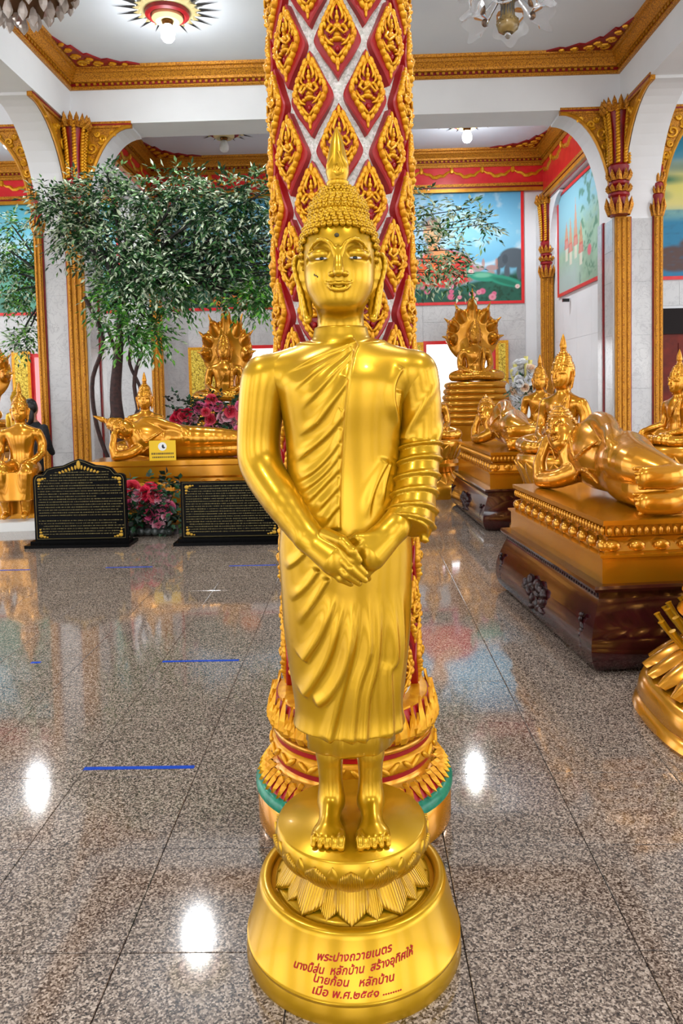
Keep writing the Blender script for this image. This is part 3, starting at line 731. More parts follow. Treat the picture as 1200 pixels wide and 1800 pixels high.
# ------------------------------------------------------------------ the standing Buddha
def petal_mesh(name, mat, R0, z0, R1, z1, half, bulge, nu=8, nv=8, rootw=.75, tip=1.0, base=0.003, rmid=None):
    """petal lying on a round pedestal between radius/height (R0,z0) root and (R1,z1) tip, half = half width in metres"""
    V = []; F = []; uv = []
    for j in range(nv+1):
        v = j/nv
        w_ = half*(rootw+(1-rootw)*math.sin(min(v/.45, 1)*math.pi/2))*(1-max(0, (v-.40)/.60)**2.2)**.95
        w_ = max(w_, .0004)
        Rr = R0+(R1-R0)*v + (0 if rmid is None else rmid*4*v*(1-v)); zz = z0+(z1-z0)*v
        for i in range(nu+1):
            u = -1+2*i/nu
            rr = Rr+base+bulge*(1-u*u)*(1-.5*v) - .004*(abs(u) == 1)
            a = u*w_/max(Rr, .01)
            V.append((rr*math.sin(a), -rr*math.cos(a), zz+ (.0)))
            uv.append((.5+.5*u*(w_/half), v))
    for j in range(nv):
        for i in range(nu):
            a = j*(nu+1)+i; F.append((a, a+1, a+nu+2, a+nu+1))
    me = np_mesh(name, np.array(V), np.array(F), mat)
    ul = me.uv_layers.new(name='UVMap'); li = np.zeros(len(me.loops), np.int32); me.loops.foreach_get('vertex_index', li)
    ul.data.foreach_set('uv', np.array(uv, np.float32)[li].ravel())
    return me
def text_mesh(body, size, mat, shear=0.0, align='CENTER', name='lettering', bold=0.0):
    # bold: extra copies of the glyph outlines shifted by a hair
    cu = bpy.data.curves.new(name, 'FONT'); cu.body = body; cu.size = size; cu.align_x = align; cu.shear = shear; cu.resolution_u = 3; cu.offset = 0.0
    o = bpy.data.objects.new('tmp_text', cu); COL.objects.link(o); bpy.context.view_layer.update()
    me = bpy.data.meshes.new_from_object(o.evaluated_get(bpy.context.evaluated_depsgraph_get()))
    bpy.data.objects.remove(o)
    if bold and len(me.vertices):
        n = len(me.vertices); co = np.zeros(n*3, np.float32); me.vertices.foreach_get('co', co); co = co.reshape(-1, 3); fs = [tuple(p.vertices) for p in me.polygons]; V = []; F = []
        for q, (dx, dy) in enumerate(((-bold, 0), (bold, 0), (0, bold), (0, -bold))): V += (co+np.array((dx, dy, 0))).tolist(); F += [tuple(v+q*n for v in f) for f in fs]
        me = bpy.data.meshes.new(name); me.from_pydata(V, [], F)
    me.materials.clear(); me.materials.append(mat); me.name = name
    return me

STATUE = (-.041, 1.978, 0)
def ridge(V, N, lines, amp, w1, w2, yfront=.04, fade=.12, fade0=.05, edge=None):
    m = (V[:, 1] < yfront); px, pz = V[m, 0], V[m, 2]; h = np.zeros(m.sum())
    for ln in lines:
        a = amp
        if isinstance(ln, dict): a = ln['a']; ln = ln['p']
        sp = spline([(x, z, 0) for x, z in ln], 18); d, t = polydist(px, pz, [(p[0], p[1]) for p in sp])
        e = np.clip(t/fade0, 0, 1)*np.clip((1-t)/fade, 0, 1); e = e*e*(3-2*e)
        h += a*e*np.where(d > 0, np.exp(-(d/w1)**2), np.exp(-(d/w2)**2))
    wgt = np.clip(-N[m, 1]*1.6+.25, 0, 1)
    if edge is not None:                                  # folds stop at the hanging edge of the robe
        E = np.array(edge)[::-1]; ex = np.interp(pz, E[:, 1], E[:, 0]); wgt = wgt*np.clip((ex+.001-px)/.003, 0, 1)
    V[m] += N[m]*(h*wgt)[:, None]
    return V
CHEST = [[(0.043, 1.622), (0.031, 1.594), (0.015, 1.519), (0.006, 1.458), (-0.002, 1.359), (-0.008, 1.269), (-0.012, 1.149)]]
FOLDS = [
   [(0.041, 1.619), (-0.016, 1.600), (-0.082, 1.573), (-0.145, 1.548)], [(0.041, 1.615), (-0.026, 1.572), (-0.074, 1.540), (-0.125, 1.500)],
   [(0.036, 1.597), (-0.017, 1.543), (-0.060, 1.497), (-0.104, 1.452)], [(0.020, 1.527), (-0.028, 1.464), (-0.067, 1.417), (-0.120, 1.385)],
   [(0.011, 1.447), (-0.030, 1.398), (-0.073, 1.360), (-0.130, 1.315)], [(0.009, 1.400), (-0.031, 1.341), (-0.080, 1.294), (-0.135, 1.265)],
   [(0.007, 1.362), (-0.037, 1.303), (-0.085, 1.261), (-0.13, 1.235)], [(0.004, 1.319), (-0.047, 1.265), (-0.086, 1.227), (-.12, 1.205)],
   [(0.002, 1.276), (-0.038, 1.231), (-0.075, 1.191)], [(0.000, 1.228), (-0.030, 1.193), (-0.054, 1.159)],
   [(0.114, 1.328), (0.086, 1.272), (0.068, 1.220), (0.063, 1.171)], [(0.122, 1.319), (0.105, 1.262), (0.097, 1.204)],
   [(-0.062, 1.056), (-0.097, 1.008), (-0.146, 0.960)], [(-0.097, 1.096), (-0.119, 1.072), (-0.155, 1.043)], [(-0.038, 1.036), (-0.073, 0.978), (-0.124, 0.900)],
   [(.16, 1.56), (.135, 1.52), (.128, 1.47), (.14, 1.41)], [(.15, 1.50), (.14, 1.45), (.146, 1.38)]]
LOW = [[(-0.024, 0.998), (-0.059, 0.896), (-0.111, 0.809)], [(-0.002, 0.987), (-0.040, 0.844), (-0.082, 0.762), (-0.114, 0.710)],
   [(0.016, 0.986), (0.001, 0.833), (-0.042, 0.735), (-0.084, 0.695)], [(0.029, 0.997), (0.019, 0.874), (-0.017, 0.730), (-0.050, 0.60)],
   [(0.057, 0.996), (0.054, 0.848), (0.024, 0.740), (0.008, 0.60)], [(0.087, 0.996), (0.074, 0.822), (0.049, 0.718), (0.040, 0.60)],
   [(0.120, 0.995), (0.118, 0.821), (0.103, 0.770), (0.104, 0.60)], [(0.145, 1.0), (0.138, 0.821), (0.126, 0.717), (0.132, 0.60)]]
def standing_buddha():
    t = thing('standing_buddha_statue', 'life-size standing golden Buddha with hands crossed, in front of the decorated column', 'statue', STATUE)
    # --- body
    xs = np.unique(np.concatenate([axis(-.31, -.13, .0036), axis(-.13, .13, .0022), axis(.13, .24, .0036)]))
    ys = axis(-.225, .15, .0026)
    zs = np.unique(np.concatenate([axis(.335, .42, .0026), axis(.42, .98, .006), axis(.98, 1.2, .0024), axis(1.2, 1.66, .0044), axis(1.66, 1.99, .0021)]))
    def sane(a): return a[np.concatenate([[True], np.diff(a) > 5e-4])]
    xs, ys, zs = sane(xs), sane(ys), sane(zs)
    B = Field(xs, ys, zs); hx = axis(-.125, .125, .003); H = Field(hx, axis(-.125, .15, .003), axis(1.76, 2.06, .003))
    sculpt_head(B, H, None, (0, 0, 1.68), 1.0)
    B.profile([(.56, .10, .075, 0), (.9, .135, .10, 0), (1.09, .15, .10, 0), (1.3, .13, .085, 0), (1.5, .145, .098, 0), (1.6, .11, .075, 0)], .02)
    B.rcone((0, .008, 1.598), (-.198, .006, 1.543), .050, .055, .03)
    B.rcone((0, .008, 1.598), (.17, .006, 1.543), .044, .044, .03)
    B.limb([(-.204, .006, 1.540), (-.216, .010, 1.46), (-.2255, .012, 1.36), (-.215, -.004, 1.300), (-.160, -.066, 1.225), (-.092, -.130, 1.142)], [.057, .0545, .0515, .050, .0455, .0335], .015, 22)
    # right hand, lying over the left
    fl = ((-.35, .9, -.3), 1.55)
    B.rcone((-.086, -.134, 1.137), (-.020, -.172, 1.097), .036, .047, .02, 'u', ((-.45, .85, -.2), 1.5))
    for p, r in (([(-.010, -.182, 1.124), (.020, -.197, 1.094), (.051, -.190, 1.060)], [.0125, .0108, .0075]),
                 ([(-.018, -.186, 1.106), (.014, -.200, 1.076), (.050, -.189, 1.043)], [.0125, .0110, .0075]),
                 ([(-.027, -.184, 1.087), (.004, -.197, 1.060), (.035, -.184, 1.034)], [.0122, .0108, .0074]),
                 ([(-.036, -.176, 1.070), (-.010, -.187, 1.048), (.015, -.174, 1.030)], [.0112, .0098, .0068])):
        B.chain(p, r, .0045)
    B.chain([(-.045, -.155, 1.150), (-.005, -.190, 1.140), (.020, -.203, 1.118), (.037, -.200, 1.094)], [.018, .0140, .0118, .008], .006)
    # left forearm and hand
    B.chain([(.19, -.04, 1.25), (.128, -.118, 1.160)], [.046, .034], .01)
    B.rcone((.125, -.122, 1.157), (.062, -.150, 1.102), .036, .046, .018, 'u', ((.35, .9, -.1), 1.4))
    for i in range(4):
        f = i/3
        a = np.array((.040+.030*f, -.163+.012*f, 1.122-.052*f))
        B.chain([a+np.array((.012, .004, .008)), a+np.array((-.020, -.002, -.022)), a+np.array((-.012, .03, -.040))], [.0125, .011, .008], .005)
    B.chain([(.075, -.146, 1.140), (.034, -.157, 1.140), (.006, -.150, 1.128)], [.017, .0125, .009], .007)
    # feet
    for s in (-1, 1):
        B.chain([(s*.056, .012, .64), (s*.055, .008, .52), (s*.0535, .006, .43), (s*.0535, .008, .39)], [.046, .036, .0305, .032], .01)
        B.ell((s*.0535, .034, .374), (.032, .034, .029), .02)
        B.rcone((s*.0535, -.004, .390), (s*.058, -.090, .364), .033, .024, .025)
        B.ell((s*.058, -.100, .360), (.044, .042, .0205), .02)
        for i in range(5):
            f = i/4; x = s*(.024+.070*f); r = .0118 if i == 0 else .0088-.0012*f; yy = -.150+.010*f*f
            B.chain([(x, -.112, .364), (x, yy+.014, .364), (x+s*.001, yy, .355)], [r, r, r*.95], .004)
    V, F = B.mesh(1)
    obj('body', np_mesh('body', V, F, M['gold']), t)
    V, F = H.mesh(1)
    hair = obj('hair', np_mesh('hair', V, F, M['gold']), t)
    c = hair_curls().build('curls', M['gold'], hair, 'all'); tag(c, 'rows of small gold snail curls', kind='stuff')
    mb = MB(); flame(mb, 2.032, .018, 1.0, .98); mb.build('flame_finial', M['gold'], t, True)
    # eyes
    for s in (-1, 1):
        mb = MB(); mb.M = Matrix.Translation((s*.0425, -.0945, 1.8285)) @ Matrix.Rotation(s*R(16), 4, 'Z')
        mb.ell((0, 0, 0), (.0160, .0040, .0030), 14, 6); e = mb.build('eye', M['eye_white'], t, 'all')
        mb = MB(); mb.M = Matrix.Translation((s*.0415, -.0990, 1.8282)) @ Matrix.Rotation(s*R(16), 4, 'Z')
        mb.ell((0, 0, 0), (.0062, .0022, .0042), 12, 6); mb.build('pupil', M['eye_black'], e, 'all')
    mb = MB(); mb.ell((-.003, -.0935, 1.886), (.0042, .0022, .0036), 8, 5); mb.ell((-.003, -.0935, 1.886), (.0062, .0016, .0055), 8, 5); tag(mb.build('urna', M['chip'], t, 'all'), 'small dark mark on the forehead')
    mb = MB(); mb.ell((-.058, -.0825, 1.789), (.0038, .0018, .0016), 6, 4); mb.ell((-.0615, -.0805, 1.792), (.0016, .0014, .003), 6, 4); mb.ell((-.054, -.0845, 1.786), (.0018, .0014, .0024), 6, 4)
    tag(mb.build('paint_chip', M['chip'], t, 'all'), 'dark chip in the gold on the cheek')
    # nails
    for p in ((.047, -.1965, 1.066), (.0455, -.1958, 1.049), (.031, -.1912, 1.040), (.011, -.1810, 1.0355), (.034, -.2070, 1.101)):
        mb = MB(); mb.M = Matrix.Translation(p) @ Matrix.Rotation(R(42), 4, 'Y'); mb.ell((0, 0, 0), (.0068, .0022, .0046), 8, 5); mb.build('fingernail', M['gold'], t, 'all')
    # --- robe
    Rb = Field(axis(-.265, .275, .0028), axis(-.175, .15, .0028), axis(.575, 1.69, .0028))
    Rb.profile([(.612, .151, .121, 0), (.66, .145, .115, 0), (.75, .156, .118, 0), (.875, .169, .121, -.002), (1.0, .174, .120, -.005), (1.09, .176, .116, -.005), (1.2, .163, .106, -.005),
                (1.29, .151, .101, -.003), (1.38, .152, .105, -.002), (1.47, .164, .114, -.003), (1.53, .170, .112, -.001), (1.58, .15, .094, .003), (1.62, .10, .075, .008)], 0)
    Rb.rcone((0, .006, 1.598), (-.165, .004, 1.552), .0535, .050, .035)
    Rb.rcone((0, .006, 1.598), (.192, .004, 1.543), .0535, .058, .035)
    Rb.rcone((.190, .004, 1.543), (.196, .006, 1.50), .058, .056, .01)
    Rb.profile([(1.60, .092, .084, .004), (1.635, .076, .074, .006), (1.655, .071, .070, .006), (1.667, .069, .068, .006)], .006)
    V, F = Rb.mesh(1); N = vnormals(V, F)
    V = ridge(V, N, CHEST, .0090, .0034, .016, fade=.02, fade0=.02)
    V = ridge(V, N, FOLDS[:10], .0074, .004, .015, fade=.35, fade0=.012, edge=CHEST[0]); V = ridge(V, N, FOLDS[10:], .0074, .004, .015, fade=.35, fade0=.10)
    N = vnormals(V, F); V = ridge(V, N, LOW, .0130, .0075, .020, fade=.05, fade0=.42)
    obj('robe', np_mesh('robe', V, F, M['gold']), t)
    # draped left sleeve, ringed with folds
    SL = [(.193, .004, 1.542), (.203, .006, 1.46), (.201, .002, 1.36), (.187, -.038, 1.262), (.166, -.086, 1.176), (.150, -.108, 1.138)]
    Sf = Field(axis(.08, .275, .0028), axis(-.18, .085, .0028), axis(1.10, 1.62, .0028))
    q = np.array(spline([p+(r,) for p, r in zip(SL, (.0595, .0565, .0545, .0535, .0535, .0535))], 26)); Sf.chain([tuple(p) for p in q[:, :3]], list(q[:, 3]), .004)
    n = np.array((.024, .05, .075)); n = n/np.linalg.norm(n); p0 = np.array((.158, -.098, 1.153))
    Sf.op((.05, -.2, 1.06), (.27, .09, 1.25), lambda x, y, z: (x-p0[0])*n[0]+(y-p0[1])*n[1]+(z-p0[2])*n[2], 0, 's')
    Sf.limb([(.196, -.050, 1.225), (.206, -.072, 1.165), (.203, -.082, 1.124)], [.034, .022, .006], .012, 6)
    V, F = Sf.mesh(1); N = vnormals(V, F)
    sp = np.array(spline(SL, 60)); d = ((V[:, None, :]-sp[None])**2).sum(2); ti = d.argmin(1)
    tg = sp[np.minimum(ti+1, 59)]-sp[np.maximum(ti-1, 0)]; tg /= np.linalg.norm(tg, axis=1)[:, None]
    par = (ti+ np.clip(((V-sp[ti])*tg).sum(1)/.0095, -.5, .5))/59.0
    ph = (par-.36)/.64*8.0 + 1.6*(V[:, 0]-.2)/.06*.25; saw = ph % 1.0
    h = .0075*np.exp(-((saw-.82)/.13)**2)+.003*saw
    h = np.where(par > .38, h, 0)*np.clip(-(V[:, 1]-.05)*30, 0, 1)
    upr = par <= .40; s_ = (V[:, 2]-1.36)*7-(V[:, 0]-.2)*11
    h = np.where(upr & (V[:, 2] < 1.53), .0055*np.exp(-(((s_ % 1.0)-.6)/.14)**2)*np.clip((1.53-V[:, 2])/.05, 0, 1), h)
    V += N*h[:, None]
    obj('sleeve', np_mesh('sleeve', V, F, M['gold']), t)
    mb = MB()
    def wob(a, r, z):
        q = (1+.035*math.sin(7*a+1.0)+.02*math.sin(13*a)); return r*q*(1/math.sqrt((math.cos(a))**2+(math.sin(a)/.80)**2))
    mb.lathe([(.112, .66), (.117, .60), (.1185, .558), (.113, .553), (.09, .553)], 96, (0, 0, 0), True, True, wob); mb.build('under_skirt', M['gold'], t, 50)
    # --- pedestal
    mb = MB(); mb.lathe([(.289, 0), (.291, .006), (.290, .030), (.286, .046), (.289, .050), (.289, .055), (.284, .059), (.254, .186), (.250, .197), (.243, .201), (.226, .201), (.222, .198), (.2205, .187), (.209, .185), (.206, .192), (.200, .196), (.172, .203), (.156, .214), (.152, .262), (.10, .262)], 96)
    ped = mb.build('pedestal', M['gold'], t, 50)
    mb = MB(); mb.lathe([(.10, .24), (.150, .244), (.158, .250), (.176, .262), (.198, .285), (.2065, .308), (.205, .326), (.2005, .340), (.196, .345), (.0, .345)], 96)
    cup = mb.build('lotus_disc', M['gold'], t, 50)
    pm = petal_mesh('petal', M['gold_rib'], .153, .262, .207, .190, .050, .012, 10, 8, .85)
    for k in range(10): obj('petal', pm, ped, rot=(0, 0, 2*math.pi*k/10))
    pm2 = petal_mesh('petal', M['gold_rib'], .151, .258, .200, .193, .036, .006, 10, 8, .85)
    for k in range(10): obj('petal', pm2, ped, rot=(0, 0, 2*math.pi*(k+.5)/10))
    pm3 = petal_mesh('petal', M['gold_rib'], .166, .254, .207, .326, .040, .008, 10, 8, .85, rmid=.012)
    for k in range(14): obj('petal', pm3, cup, rot=(0, 0, 2*math.pi*(k+.0)/14))
    pm4 = petal_mesh('petal', M['gold'], .168, .258, .205, .333, .022, .003, 6, 8, .85, rmid=.012)
    for k in range(14): obj('petal', pm4, cup, rot=(0, 0, 2*math.pi*(k+.5)/14))
    # inscription, lettered round the drum
    for body, size, zc, xo in (('พระปางถวายเนตร', .034, .156, .008), ('นางบี้สุ่น  หลักบ้าน  สร้างอุทิศให้', .034, .128, .006), ('นายก้อน   หลักบ้าน', .034, .102, .004), ('เมื่อ พ.ศ.๒๕๔๑ ........', .034, .077, .010)):
        me = text_mesh(body, size, M['redtext'], .25, 'CENTER', 'inscription', .0007)
        nv = len(me.vertices); co = np.zeros(nv*3, np.float32); me.vertices.foreach_get('co', co); co = co.reshape(-1, 3)
        wd = {.156: .190, .128: .310, .102: .195, .077: .210}[zc]
        if nv:
            x = (co[:, 0]-co[:, 0].min())/(np.ptp(co[:, 0])+1e-6)-.5; x = x*wd+xo; zz = zc-.010+co[:, 1]*.72+.08*x*(zc > .11)
            rr = .284-(zz-.059)*(.030/.127)+.0012+np.arange(nv)/nv*.0002; a = x/.27
            co = np.stack([rr*np.sin(a), -rr*np.cos(a), zz], 1).astype(np.float32); me.vertices.foreach_set('co', co.ravel()); me.update()
        tag(obj('inscription', me, t), 'red hand-painted Thai lettering', kind='stuff')
    return t
standing_buddha()
# ------------------------------------------------------------------ murals
def mural(name, fn, W_, H_, nx, ny, place, label, border=True):
    u, v = np.meshgrid(np.linspace(0, 1, nx), np.linspace(0, 1, ny), indexing='ij')
    rgb = fn(u.ravel(), v.ravel())
    V = np.stack([(u.ravel()-.5)*W_, np.full(u.size, -.012), v.ravel()*H_], 1)
    i, j = np.meshgrid(np.arange(nx-1), np.arange(ny-1), indexing='ij'); a = (i*ny+j).ravel()
    F = np.stack([a, a+ny, a+ny+1, a+1], 1)
    me = np_mesh('painting', V, F, M['mural']); paint_attr(me, np.clip(rgb, 0, 1))
    t = thing(name, label, 'mural', place[0], place[1])
    obj('painting', me, t)
    mb = MB(); mb.box((-W_/2, -.011, 0), (W_/2, .0, H_)); mb.build('backing', M['plaster'], t)
    if border:
        for a, b in (((-W_/2-.06, -.03, -.06), (-W_/2, 0, H_+.06)), ((W_/2, -.03, -.06), (W_/2+.06, 0, H_+.06)), ((-W_/2, -.03, -.06), (W_/2, 0, 0)), ((-W_/2, -.03, H_), (W_/2, 0, H_+.06))):
            mb = MB(); mb.box(a, b); mb.build('red_border', M['redband'], t)
    return t
def vn(u, v, s, seed):
    """smooth value noise"""
    g = np.random.default_rng(seed).random((64, 64)); x, y = (u*s) % 63, (v*s) % 63
    i, j = x.astype(int), y.astype(int); f, h = x-i, y-j; f = f*f*(3-2*f); h = h*h*(3-2*h); i1, j1 = (i+1) % 64, (j+1) % 64
    return (g[i, j]*(1-f)+g[i1, j]*f)*(1-h)+(g[i, j1]*(1-f)+g[i1, j1]*f)*h
def fb(u, v, s, seed): return .5*vn(u, v, s, seed)+.3*vn(u, v, s*2.1, seed+1)+.2*vn(u, v, s*4.3, seed+2)
def lay(c, col, m): return c*(1-m[:, None])+col*m[:, None]
def blob(x, y, cx, cy, rx, ry, soft=.15, rot=0):
    dx, dy = x-cx, y-cy; ca, sa = math.cos(rot), math.sin(rot); d = np.sqrt(((dx*ca+dy*sa)/rx)**2+((-dx*sa+dy*ca)/ry)**2)
    return np.clip((1+soft-d)/(2*soft), 0, 1)
def paint_back(u, v):
    x = -3.9+u*7.42; z = 3.32+v*2.28                     # metres on the wall
    n = fb(u*3, v, 9, 3)
    c = S(120, 196, 232)[None]*(1-v)[:, None]+S(100, 182, 226)[None]*v[:, None]
    c = lay(c, S(150, 214, 240), np.clip(1-np.abs(v-.62)/.35, 0, 1)*.7); c = lay(c, S(206, 234, 246), np.clip((fb(u*4, v*1.4, 8, 9)-.52)*5, 0, 1)*.6*(v > .5))
    m1 = 4.28+.16*np.sin(x*1.7+.6)+.10*np.sin(x*3.9); c = lay(c, S(228, 240, 246), np.clip(1-np.abs(z-m1-.04)/.07, 0, 1)*.8); c = lay(c, S(112, 182, 210), np.clip((m1-z)*12, 0, 1)*.75)
    c = lay(c, S(150, 208, 232), np.clip((4.02-z)*9, 0, 1)*.8)
    g = 3.68+.10*np.sin(x*2.3+1)+.14*n+.30*np.clip((x-2.4), 0, 1)*.6+.5*np.clip((-1.2-x)/1.5, 0, 1)
    c = lay(c, S(32, 92, 74)*(.7+.8*n)[:, None], np.clip((g-z)*9, 0, 1)); c = lay(c, S(22, 66, 46), np.clip((fb(u*5, v*1.5, 22, 21)-.52)*6, 0, 1)*np.clip((g-.05-z)*9, 0, 1)*.8)
    # seated monk with an orange robe and halo
    c = lay(c, S(158, 190, 214), blob(x, z, 1.62, 4.92, .42, .44, .1)*.7); c = lay(c, S(226, 166, 112), blob(x, z, 1.66, 4.80, .20, .27, .08)); c = lay(c, S(70, 50, 50), blob(x, z, 1.62, 5.0, .2, .13, .1)*.7)
    c = lay(c, S(226, 160, 104), blob(x, z, 1.66, 4.5, .10, .14, .1)); c = lay(c, S(226, 46, 40), np.maximum(blob(x, z, 1.9, 4.02, .62, .40, .06), blob(x, z, 1.75, 3.86, .78, .22, .08))); c = lay(c, S(240, 116, 44), blob(x, z, 1.55, 4.0, .42, .36, .2, .5)*(.5+.5*np.sin(x*22+z*16))); c = lay(c, S(236, 150, 90), blob(x, z, 1.86, 4.32, .34, .12, .2, -.4))
    # elephant, deer, peacock
    c = lay(c, S(86, 98, 108), np.maximum.reduce([blob(x, z, 3.36, 4.22, .30, .21, .08), blob(x, z, 3.10, 4.14, .10, .13, .1), blob(x, z, 3.04, 3.98, .04, .14, .2), blob(x, z, 3.22, 3.93, .06, .18, .15), blob(x, z, 3.48, 3.93, .06, .18, .15)])); c = lay(c, S(60, 70, 80), blob(x, z, 3.18, 4.2, .06, .1, .1)*.6)
    for cx in (2.62, 2.9): c = lay(c, S(196, 140, 122), np.maximum(blob(x, z, cx, 4.02, .13, .06, .15), np.maximum(blob(x, z, cx+.10, 4.12, .03, .10, .2), blob(x, z, cx-.02, 3.92, .08, .05, .3)))*.8)
    c = lay(c, S(46, 160, 130), np.maximum.reduce([blob(x, z, 2.72, 3.84, .34, .10, .12, -.1), blob(x, z, 2.40, 3.98, .04, .17, .2), blob(x, z, 3.18, 3.74, .38, .10, .15, -.25)])); c = lay(c, S(140, 214, 180), blob(x, z, 2.70, 3.87, .18, .05, .3)*.7); c = lay(c, S(20, 96, 70), blob(x, z, 3.2, 3.72, .30, .05, .3, -.3)*.7)
    # lotus flowers
    r = np.random.default_rng(5)
    for k in range(64):
        cx, cz = -3.8+7.3*r.random(), 3.36+.36*r.random()+.3*(r.random() < .2); rr = .045+.035*r.random()
        col = (S(238, 150, 170), S(246, 214, 206), S(226, 110, 146))[k % 3]; c = lay(c, col, blob(x, z, cx, cz, rr, rr*.9, .12)); c = lay(c, S(214, 84, 116), blob(x, z, cx, cz, rr*.35, rr*.35, .3)*.6)
    # left part: dark hills, orange figures, trees
    L_ = np.clip((-1.0-x)*4, 0, 1); c = lay(c, S(26, 84, 62)*(.6+.9*n)[:, None], L_*np.clip((4.1+.2*np.sin(x*2)-z)*5, 0, 1)); c = lay(c, S(40, 70, 76), L_*blob(x, z, -2.05, 3.75, .5, .28, .15)*.8)
    c = lay(c, S(244, 130, 24), np.maximum(blob(x, z, -2.45, 3.52, .24, .17, .1), blob(x, z, -2.95, 3.46, .12, .10, .1))); c = lay(c, S(250, 190, 30), blob(x, z, -2.86, 3.47, .10, .07, .15))
    return c
mural('mural', paint_back, 7.42, 2.28, 460, 150, ((-.19, YB-.005, 3.34), 0), 'long mural with orange-robed figure, elephant and blue sky on the back wall')
def paint_side(u, v):
    n = fb(u, v, 7, 31); c = S(140, 200, 220)[None]*v[:, None]+S(156, 196, 196)[None]*(1-v)[:, None]
    c = lay(c, S(160, 192, 164)*(.7+.6*n)[:, None], np.clip((.75-v+.35*(u-.6)+.4*(n-.5))*4, 0, 1)); c = lay(c, S(70, 128, 96), np.clip((fb(u, v, 14, 40)-.55)*7, 0, 1)*(u > .5)*.8); c = lay(c, S(188, 206, 204), np.clip((.35-v)*5, 0, 1)*np.clip((.6-u)*5, 0, 1)*.8)
    for cx, cy, h in ((.42, .50, .36), (.30, .46, .26), (.54, .40, .20), (.20, .52, .18)):
        w_ = .06*(1-np.clip((v-cy)/h, 0, 1)); c = lay(c, S(222, 140, 90), .75*((np.abs(u-cx) < w_*.7) & (v > cy-.04) & (v < cy+h)).astype(float)); c = lay(c, S(238, 226, 206), .75*((np.abs(u-cx) < .03) & (v > cy-.22) & (v < cy-.02)).astype(float)); c = lay(c, S(214, 96, 84), .7*((np.abs(u-cx) < .055-.2*(v-cy+.08)) & (v > cy-.10) & (v < cy)).astype(float))
    c = lay(c, S(226, 110, 120), blob(u, v, .72, .28, .04, .05)); return c
mural('mural', paint_side, 2.75, 1.90, 120, 90, ((4.10, 13.95, 3.34), -math.pi/2), 'pale green mural of temple spires on the right side wall')
def paint_lake(u, v):
    n = fb(u*2, v, 6, 51); c = S(20, 120, 164)[None]*(1-v)[:, None]+S(36, 150, 186)[None]*v[:, None]
    hz = .46; sky = v > hz; t = (v-hz)/(1-hz)
    s = lay(np.repeat(S(236, 222, 150)[None], len(u), 0), S(70, 168, 206), np.clip(t*1.9-.25+.5*(n-.5), 0, 1)); c = np.where(sky[:, None], s, c)
    c = lay(c, S(250, 236, 120), blob(u, v, .22, .62, .16, .12, .6)*.9); c = lay(c, S(150, 198, 180), np.clip(1-np.abs(v-.43)/.06, 0, 1)*.7)
    c = lay(c, S(36, 130, 96), np.maximum(blob(u, v, .04, .55, .09, .05, .4), blob(u, v, .10, .66, .10, .03, .5))*.9); c = lay(c, S(216, 120, 120), blob(u, v, .0, .49, .07, .03, .3)*.8); c = lay(c, S(38, 110, 110), blob(u, v, .3, .74, .2, .03, .6)*.5)
    c = lay(c, S(84, 56, 50), np.maximum(blob(u, v, .17, .12, .09, .09, .1), blob(u, v, .22, .19, .04, .07, .2))); c = lay(c, S(20, 96, 130), np.clip((fb(u*3, v*6, 9, 61)-.55)*4, 0, 1)*.5*(1-sky)); return c
mural('mural', paint_lake, 4.4, 2.5, 150, 90, ((7.0, 13.285, 3.36), 0), 'mural of a teal lake under a yellow sunset sky, far right')
def paint_left(u, v):
    n = fb(u*3, v, 8, 71); c = S(150, 206, 222)[None]*(1-v)[:, None]+S(96, 190, 214)[None]*v[:, None]; c = lay(c, S(226, 236, 236), np.clip((n-.45)*4, 0, 1)*np.clip(1-np.abs(v-.55)/.35, 0, 1)*.8)
    c = lay(c, S(90, 150, 130)*(.6+.8*n)[:, None], np.clip((.42+.2*n-v)*5, 0, 1)); return c
mural('mural', paint_left, 6.6, 2.28, 160, 80, ((-8.4, YB-.005, 3.34), 0), 'pale blue and green landscape mural behind the far left arch')
